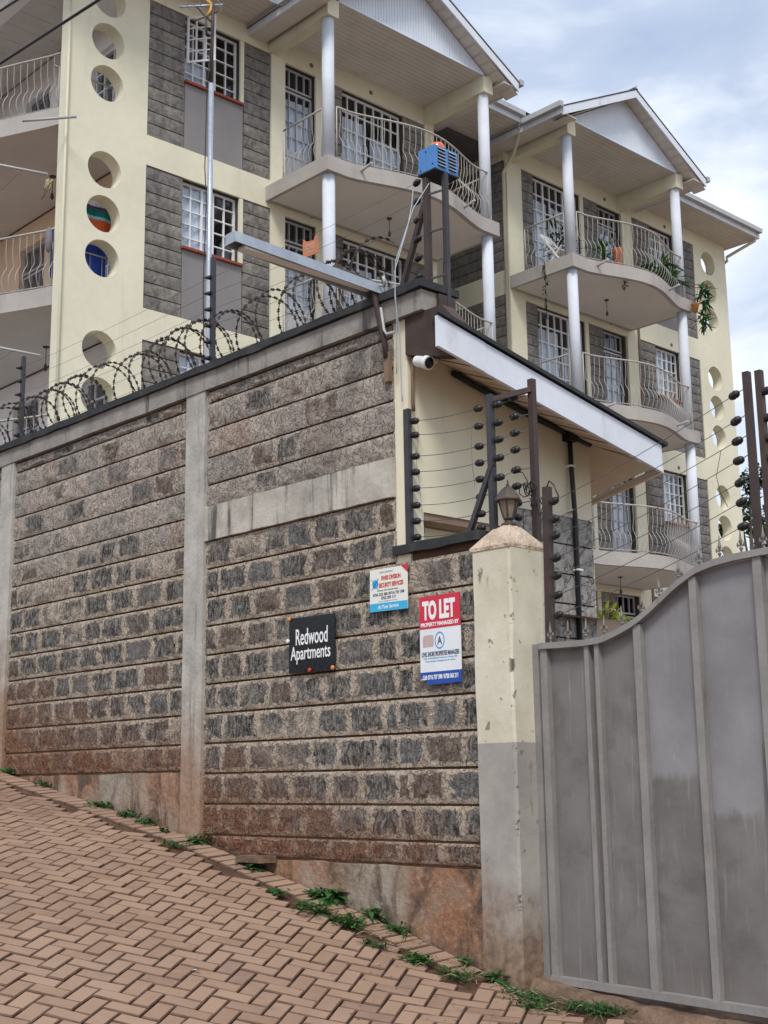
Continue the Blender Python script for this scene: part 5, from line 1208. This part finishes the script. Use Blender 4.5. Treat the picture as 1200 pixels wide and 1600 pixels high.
mb = MB(); mb.prism([(xa, .625), (xa+.05, .625), (xa+.06, zb), (xb, zb+.004), (xb, zt), (xa, zt)], YS, YS+.005, 'y'); mb.build('plate', 'sign_white', s3)
mb = MB(); mb.prism([(xa, .945), (xb, .945), (xb, zt+.001), (xa, zt+.001)], YS-.001, YS+.004, 'y'); mb.build('red_header', 'sign_red', s3)
mb = MB(); mb.prism([(xa, .632), (xa+.045, .628), (xa+.06, zb-.001), (xb, zb+.003), (xb, .672), (xa, .672)], YS-.001, YS+.004, 'y'); mb.build('blue_footer', 'sign_blue', s3)
text('tolet', .29, .125, -5.865, YS-.0016, 1.062, 'print_white', s3); text('managed', .335, .026, -5.858, YS-.0016, .972, 'print_white', s3)
text('level', .33, .030, -5.858, YS-.0006, .784, 'print_dark', s3); text('small1', .30, .011, -5.858, YS-.0006, .757, 'print_blue', s3); text('small2', .26, .011, -5.858, YS-.0006, .738, 'print_blue', s3); text('call', .31, .030, -5.862, YS-.0016, .638, 'print_white', s3)
mb = MB(); mb.prism([(-6.012, .83), (-5.92, .83), (-5.913, .85), (-5.918, .905), (-6.0, .905), (-6.012, .89)], YS-.0006, YS+.002, 'y'); mb.build('house_print', 'print_pink', s3)
mb = MB(); n = len(mb.v); K = 28
ring = [(-5.862+r_*math.cos(2*math.pi*k/K), YS-.0008, .866+1.25*r_*math.sin(2*math.pi*k/K)) for r_ in (.036, .044) for k in range(K)]; mb.v += ring; mb.idx([(k, (k+1) % K, K+(k+1) % K, K+k) for k in range(K)], n); mb.build('ring_emblem', 'print_blue', s3)
text('A', .04, .05, -5.862, YS-.0006, .866, 'print_dark', s3)

# ================================================================== BALCONY CONTENTS
def leaf(mb, p, d, up, ln, wd, bend=.3):
    p, d, up = Vector(p), Vector(d).normalized(), Vector(up); s = d.cross(up)
    if s.length < 1e-3: s = Vector((1, 0, 0))
    s.normalize(); u = s.cross(d); n = len(mb.v)
    for t, w_ in ((0, .15), (.3, 1), (.65, .8), (1, .03)):
        c = p+d*ln*t-u*bend*ln*t*t; mb.v += [tuple(c-s*wd*w_/2), tuple(c+s*wd*w_/2)]
    mb.idx([(0, 1, 3, 2), (2, 3, 5, 4), (4, 5, 7, 6)], n, True)
def rnd_dir(rr, zmin=-.2, zmax=1):
    a = rr.uniform(0, 2*math.pi); z = rr.uniform(zmin, zmax); q = math.sqrt(max(0, 1-z*z)); return Vector((q*math.cos(a), q*math.sin(a), z))
def potted(name, base, potm, potr, poth, n, ln, wd, lm, label, seed, zmin=.1, spread=.12, stem=.3, group='balcony pot plants'):
    rr = random.Random(seed); t = thing(name, base, label, 'plant', group); mb = MB(); mb.lathe([(potr*.7, 0), (potr, poth*.9), (potr*1.08, poth*.9), (potr*1.08, poth), (potr*.9, poth)], 14, base); mb.build('pot', potm, t)
    mb = MB(); top = Vector(base)+Vector((0, 0, poth))
    for k in range(n): 
        d = rnd_dir(rr, zmin); leaf(mb, top+Vector((rr.uniform(-1, 1)*spread*.4, rr.uniform(-1, 1)*spread*.4, rr.uniform(0, stem))), d, (0, 0, 1), ln*rr.uniform(.6, 1.1), wd*rr.uniform(.7, 1.2), .35)
    mb.build('leaves', lm, t); mb = MB(); mb.tube([top-Vector((0, 0, .02)), top+Vector((.01, 0, stem))], .012, 5); mb.build('stem', 'trunk', t)
z = 10.32
potted('potted_plant', (-16.6, 14.75, z), 'pot_dark', .17, .33, 90, .34, .05, 'leaf_dark', 'dark bushy plant in a brown pot behind the first balcony column', 1, -.1, .5, .75)
potted('potted_plant', (-15.95, 15.35, z), 'terracotta', .12, .25, 40, .42, .06, 'leaf_plant', 'spiky green plant in a clay pot near the tall clay jar', 2, .2, .1, .35)
potted('potted_plant', (-15.80, 17.0, z), 'terracotta', .13, .16, 90, .36, .09, 'leaf_plant', 'dense broad leaved green plant pressed against the curved railing', 4, -.2, .7, .45)
potted('potted_plant', (-15.86, 17.5, z), 'terracotta', .12, .18, 50, .38, .08, 'leaf_plant', 'green fern filling the right end of the top balcony', 5, -.1, .5, .45)
t = thing('clay_jar', (-16.0, 15.95, z), 'tall narrow red clay jar standing on the top balcony', 'jar'); mb = MB(); mb.lathe([(.11, 0), (.14, .06), (.10, .3), (.09, .55), (.13, .72), (.12, .74)], 14, (-16.0, 15.95, z)); mb.build('body', 'terracotta', t); mb = MB(); mb.lathe([(.2, 0), (.22, .05), (.16, .09)], 12, (-15.8, 16.05, z)); mb.build('dish', 'terracotta', t)
hp = thing('hanging_plant', (-15.35, 18.1, 9.95), 'green plant hanging in an orange pot outside the right column', 'plant', None)
mb = MB(); mb.lathe([(.05, -.05), (.09, .12), (.10, .13)], 12, (-15.50, 18.0, 10.05)); mb.build('pot', 'pot_orange', hp); rr = random.Random(8); mb = MB()
for c_, n_ in (((-15.45, 18.25, 10.45), 55), ((-15.42, 18.2, 9.85), 34)):
    for k in range(n_): d = rnd_dir(rr, -.8, .7); leaf(mb, Vector(c_)+Vector((rr.uniform(-.1, .1), rr.uniform(-.1, .1), rr.uniform(-.22, .22))), d, (0, 0, 1), .30*rr.uniform(.6, 1.1), .06, .4)
mb.build('leaves', 'leaf_plant', hp); mb = MB(); mb.tube([(-15.5, 18.0, 10.2), (-15.46, 18.15, 10.7), (-15.45, 18.22, 10.2), (-15.44, 18.2, 9.6)], .008, 5); mb.build('stem', 'trunk', hp)
for k, (y, l_, lb) in enumerate(((15.45, .42, 'thin trailing vine hanging over the top balcony edge'), (14.6, 1.15, 'long dry creeper dangling beside the left balcony column'))):
    mb = MB(); rr = random.Random(k); x = XC+.30 if k == 0 else XC-.55; yy = y if k == 0 else 13.93
    for q in range(34):
        zz = 10.3-l_*q/34; leaf(mb, (x+rr.uniform(-.03, .03), yy+rr.uniform(-.03, .03), zz), rnd_dir(rr, -1, .2), (0, 0, 1), .09, .04, .3)
    mb.tube([(x, yy, 10.34), (x+.01, yy, 10.3-l_)], .008, 4); mb.build('creeper', 'leaf_dark' if k else 'leaf_plant', label=lb, cat='plant')
ch = thing('folding_chair', (-16.35, 14.42, z), 'white folding chair leaning at the left end of the top balcony', 'chair')
for yy in (14.30, 14.62):
    mb = MB(); mb.bar((-16.15, yy, z), (-16.75, yy, z+.85), .03); mb.build('leg', 'window_white', ch); mb = MB(); mb.bar((-16.7, yy+.02, z), (-16.2, yy+.02, z+.45), .03); mb.build('leg', 'window_white', ch)
mb = MB(); mb.bar((-16.45, 14.30, z+.42), (-16.45, 14.62, z+.42), .30, .02); mb.build('seat', 'cctv_white', ch); mb = MB(); mb.bar((-16.7, 14.30, z+.75), (-16.7, 14.62, z+.75), .02, .16); mb.build('backrest', 'cctv_white', ch)
# washing on the left loggias
mb = MB(); rr = random.Random(5); n = 16; strips = ['cloth_orange', 'cloth_teal', 'cloth_lightblue', 'cloth_teal', 'cloth_purple', 'cloth_white']
cl = thing('striped_blanket', (-17.75, 4.2, 8.4), 'striped orange teal and white blanket hanging behind the middle round opening', 'blanket')
zz = 8.58; 
for m_, h_ in (('cloth_orange', .39), ('cloth_lightblue', .05), ('cloth_teal', .13), ('cloth_purple', .04), ('cloth_white', .09)):
    mb = MB()
    for k in range(n):
        a, c = lerp(3.7, 4.75, k/n), lerp(3.7, 4.75, (k+1)/n); f = lambda y: -17.8+.02*math.sin(y*17); mb.face([(f(a), a, zz), (f(c), c, zz+.01), (f(c), c, zz+h_+.01), (f(a), a, zz+h_)], True)
    zz += h_; mb.build('stripe', m_, cl)
mb = MB(); 
for k in range(n): a, c = lerp(3.6, 4.58, k/n), lerp(3.6, 4.58, (k+1)/n); f = lambda y: -17.75+.03*math.sin(y*15); mb.face([(f(a), a, 7.75), (f(c), c, 7.75), (f(c), c, 8.56), (f(a), a, 8.56)], True)
mb.build('blue_sheet', 'cloth_blue', label='deep blue sheet hanging behind the lower round opening of the middle floor', cat='sheet')
for zz in (7.45, 10.45, 4.45):
    cg = MB()
    for k in range(6): y = 3.6+.22*k; cg.tube([(-17.70, y, zz), (-17.70, y, zz+.86)], .010, 5)
    cg.tube([(-17.70, 3.5, zz+.86), (-17.70, 5.0, zz+.86)], .014, 5); cg.build('loggia_guard', 'rail_metal', ap)
for i, (zz, lbl) in enumerate(((9.28, 'upper'), (6.35, 'lower'))):
    t = thing('washing_line', (-17.6, 3.1, zz), '%s washing line pole and cords tied at the left building corner' % lbl, 'washing line')
    mb = MB(); mb.tube([(-17.40, 3.30, zz-.02), (-17.9, 2.75, zz+.14), (-18.4, 2.2, zz+.30)], .020, 6); mb.build('pole', 'gutter', t)
    for k, (x, y) in enumerate(((-17.95, 2.7), (-17.62, 3.05), (-18.2, 2.4))): mb = MB(); mb.tube(sag((x, y, zz+.12), (-22.5, 3.4+.2*k, zz+.25), .03), .008, 4); mb.build('cord', 'dry_stem', t)
mb = MB(); rr = random.Random(2)
for k in range(9): mb.tube([(-17.52+rr.uniform(-.08, .05), 3.4+rr.uniform(-.05, .05), 9.25), (-17.56+rr.uniform(-.12, .1), 3.38, 9.12+rr.uniform(-.08, .04)), (-17.62+rr.uniform(-.1, .1), 3.36, 9.0+rr.uniform(-.05, .1))], .012, 5)
mb.build('rope_bundle', 'dry_stem', label='bundle of knotted rope and rags hanging from the upper washing line', cat='rope')
mb = MB(); mb.lathe([(.01, -.30), (.045, -.24), (.06, -.1), (.05, .05), (.02, .12)], 7, (-17.56, 3.45, 8.36)); mb.build('rolled_mat', 'cloth_grey', label='grey rag hung on the end of the middle balcony rail', cat='cloth')
t = thing('hanging_laundry', (-17.95, 3.0, 4.3), 'row of dark and blue clothes pegged low behind the wall top at far left', 'laundry')
for k, m_ in enumerate(('cloth_white', 'cloth_dark', 'cloth_white', 'cloth_dark', 'cloth_blue')):
    mb = MB(); x0 = -18.45+.2*k; 
    for q in range(6): a, c = x0+.17*q/6, x0+.17*(q+1)/6; mb.face([(a, 2.95+.02*math.sin(a*40), 4.28), (c, 2.95+.02*math.sin(c*40), 4.28), (c, 2.95, 4.66), (a, 2.95, 4.66)], True)
    mb.build('garment', m_, t)

# ================================================================== PLANTS AND TREES
def tree(base, h, rad, n, seed, label, lm='leaf_tree', cz=None):
    rr = random.Random(seed); t = thing('tree', base, label, 'tree', 'trees behind the apartment block'); bx = Vector(base); mb = MB()
    mb.tube([bx, bx+Vector((.1, .05, h*.35)), bx+Vector((0, .1, h*.75))], [.16, .12, .05], 8); cl_ = []
    for k in range(14):
        d = rnd_dir(rr, -.15, .95); c = bx+Vector((0, 0, h*.62))+Vector((d.x*rad, d.y*rad, d.z*h*.36))*rr.uniform(.45, 1); cl_.append((c, rr.uniform(.35, .75)*rad*.55)); mb.tube([bx+Vector((0, 0, h*rr.uniform(.3, .6))), bx.lerp(c, .6)+Vector((0, 0, h*.25)), c], [.05, .03, .01], 5)
    mb.build('trunk', 'trunk', t); lv = MB()
    for c, q in cl_:
        for k in range(n//14): d = rnd_dir(rr, -1, 1); leaf(lv, c+d*q*rr.uniform(.3, 1), rnd_dir(rr, -.7, .6), (0, 0, 1), rr.uniform(.14, .26), rr.uniform(.06, .11), .3)
    lv.build('crown', lm, t); return t, cl_
tree((-19.6, 26.3, .9), 7.6, 1.15, 2600, 11, 'dark leafy tree behind the right end of the building')
tree((-20.2, 29.0, .8), 9.3, 1.5, 1300, 12, 'tall thin leafed tree rising behind the twin fence posts')
tree((-17.2, 27.0, .8), 7.2, 1.6, 2200, 13, 'bushy tree to the right of the twin fence posts')
rr = random.Random(6); mb = MB()
for k in range(60):
    c = Vector((-18.5, 24.6, 5.35))+Vector((rr.uniform(-.35, .35), rr.uniform(-.3, .3), rr.uniform(-.5, .35))); leaf(mb, c, rnd_dir(rr, -.5, .8), (0, 0, 1), .2, .09, .3)
mb.tube([(-18.5, 24.6, .9), (-18.5, 24.6, 5.3)], .03, 5); mb.build('flowering_shrub', 'petal', label='pale flowering shrub low behind the right end of the gate', cat='shrub')
sh = thing('shrub', (-6.95, 3.05, 1.15), 'small lime yellow shrub peeping over the gate beside the gatehouse', 'shrub'); mb = MB(); rr = random.Random(9); c = Vector((-7.05, 3.15, 1.30))
for k in range(170): d = rnd_dir(rr, -.5, 1); leaf(mb, c+Vector((d.x*.24, d.y*.24, d.z*.17))*rr.uniform(.4, 1), rnd_dir(rr, -.2, 1), (0, 0, 1), .085, .042, .3)
mb.build('leaves', 'leaf_lime', sh); mb = MB()
for k in range(5): mb.tube([(-7.0, 3.1, 1.1), c+Vector((rr.uniform(-.15, .15), rr.uniform(-.15, .15), .1))], .01, 5)
mb.build('stems', 'trunk', sh)

def weed(x, y, r, n, kind, label, seed, group='weeds along the foot of the wall'):
    rr = random.Random(seed); mb = MB(); z = gz(x, y)-.005
    for k in range(n):
        if kind == 'grass':
            p = (x+rr.gauss(0, r*.55), y+rr.gauss(0, r*.3), z); d = rnd_dir(rr, .25, .9); leaf(mb, p, d, (0, 0, 1), rr.uniform(.05, .12), rr.uniform(.006, .012), .5)
        elif kind == 'broad':
            a = rr.uniform(0, 6.28); e = rr.uniform(.15, .8); d = Vector((math.cos(a), math.sin(a), e)); leaf(mb, (x+rr.uniform(-.02, .02), y+rr.uniform(-.02, .02), z+rr.uniform(0, .05)), d, (0, 0, 1), r*rr.uniform(.5, 1.1), r*rr.uniform(.2, .32), .55)
        else:
            px_ = (x+rr.gauss(0, r*.5), y+rr.gauss(0, r*.3), z+rr.uniform(0, r*.35)); leaf(mb, px_, rnd_dir(rr, -.1, .9), (0, 0, 1), rr.uniform(.025, .05), rr.uniform(.014, .024), .4)
    for k in range(5):
        a = (x-r*1.0+rr.uniform(0, .3)*r, y+rr.uniform(-.3, .3)*r); c = (x+r*1.0-rr.uniform(0, .3)*r, y+rr.uniform(-.3, .3)*r); mb.tube([(lerp(a[0], c[0], q/8), lerp(a[1], c[1], q/8)+rr.uniform(-.02, .02), gz(lerp(a[0], c[0], q/8), lerp(a[1], c[1], q/8))+rr.uniform(.002, .02)) for q in range(9)], .0028, 4)
    mb.build('weed', 'leaf_grass' if kind == 'grass' else 'leaf_weed', label=label, cat='weed', group=group)
W_ = [(-11.45, -.04, .10, 60, 'creep', 'small dark weed at the foot of the far left post'), (-10.75, -.06, .12, 60, 'creep', 'low weed strip in the paving gap at far left'),
 (-9.75, -.08, .13, 90, 'creep', 'creeping weed left of the middle post against the plinth'), (-9.35, -.09, .12, 90, 'creep', 'spreading weed strip just left of the middle post'), (-9.05, -.10, .11, 80, 'creep', 'leafy tuft ending the weed strip left of the middle post'),
 (-8.75, -.13, .06, 26, 'creep', 'tiny weed in front of the middle post'), (-8.36, -.10, .13, 26, 'broad', 'bright green broad weed at the right foot of the middle post'), (-8.35, -.30, .12, 40, 'grass', 'thin grass tuft between pavers below the middle post'),
 (-7.72, -.10, .12, 70, 'creep', 'dark weed under the loose slab right of the middle post'), (-7.62, -.14, .10, 22, 'broad', 'glossy weed clump beside the loose stone slab'),
 (-7.12, -.34, .10, 60, 'creep', 'short weed row in the paver joint below the nameplate'), (-6.88, -.07, .20, 30, 'broad', 'largest broad leaved weed below the black nameplate'), (-6.95, -.12, .14, 60, 'creep', 'creeping weed at the left of the largest weed'),
 (-6.72, -.34, .20, 190, 'creep', 'long weed strip parallel to the wall below the nameplate'), (-6.45, -.30, .16, 150, 'creep', 'middle of the weed strip along the paving edge'), (-6.48, -.06, .13, 20, 'broad', 'splayed long leaf weed right of the largest weed'),
 (-6.22, -.10, .13, 90, 'creep', 'climbing weed against the plinth near the pillar'), (-6.10, -.40, .09, 50, 'grass', 'dark grass tuft among the pavers left of the pillar'), (-5.80, -.34, .12, 120, 'creep', 'round green clump among the pavers left of the pillar'),
 (-5.66, -.10, .07, 30, 'creep', 'small weed at the corner of wall and pillar'), (-5.55, -.30, .14, 70, 'grass', 'straggling grass in front of the pillar'), (-5.36, -.16, .10, 22, 'broad', 'upright green weed at the front foot of the pillar'),
 (-5.10, -.20, .18, 90, 'grass', 'pale grass between pillar and gate jamb'), (-4.95, -.30, .13, 90, 'grass', 'low grass patch on the paving near the gate jamb'), (-4.72, -.10, .20, 190, 'grass', 'thick grass tuft in front of the first gate panel')]
for k, a in enumerate(W_): weed(a[0], a[1], a[2]*.95, int(a[3]*1.15), a[4], a[5], 100+k)
mb = MB(); rr = random.Random(31)
for k in range(46):
    x = rr.uniform(-6.3, -4.7); y = rr.uniform(-.42, -.12); z = gz(x, y)+.006; a = rr.uniform(0, 3.1); l_ = rr.uniform(.04, .11); mb.tube([(x, y, z), (x+l_*.5*math.cos(a), y+l_*.5*math.sin(a), z+.015), (x+l_*math.cos(a), y+l_*math.sin(a), z)], .0025, 4)
mb.build('dry_straw', 'dry_stem', kind='stuff', label='dry straw and stems scattered along the paving edge')
sl_ = MB(); sl_.box(-7.80, -7.50, -.17, -.04, gz(-7.65, 0)+.03, gz(-7.65, 0)+.075); o_ = sl_.build('loose_slab', 'kerb_concrete', label='loose flat stone slab lying against the wall base', cat='stone')
for k, (x, y, l_, lb) in enumerate(((-6.25, -1.62, .05, 'white paper scrap on the pavers at the lower left'), (-5.86, -.62, .03, 'pale paper scrap on the pavers near the pillar'), (-8.1, -.75, .03, 'tiny white scrap on the upper paving'))):
    z = gz(x, y)+.006; mb = MB(); mb.face([(x, y, z), (x+l_, y+.01, z+.008), (x+l_*1.1, y+l_*.5, z+.003), (x+.01, y+l_*.4, z+.006)]); mb.face([(x, y, z-.002), (x+.01, y+l_*.4, z+.004), (x+l_*1.1, y+l_*.5, z+.001), (x+l_, y+.01, z+.006)]); mb.build('paper_scrap', 'litter', label=lb, cat='litter')
mb = MB(); rr = random.Random(41)
for k in range(60):
    x = rr.uniform(-6, -4.6); y = rr.uniform(-1.3, -.4); leaf(mb, (x, y, gz(x, y)+.004), (rr.uniform(-1, 1), rr.uniform(-1, 1), .1), (0, 0, 1), rr.uniform(.008, .025), .01, .2)
mb.build('leaf_litter', 'leaf_dry', kind='stuff', label='small dry leaf bits scattered on the lower paving')
print('stones', cnt, 'panes', npane, 'balusters', nbal, 'objects', len(bpy.data.objects))
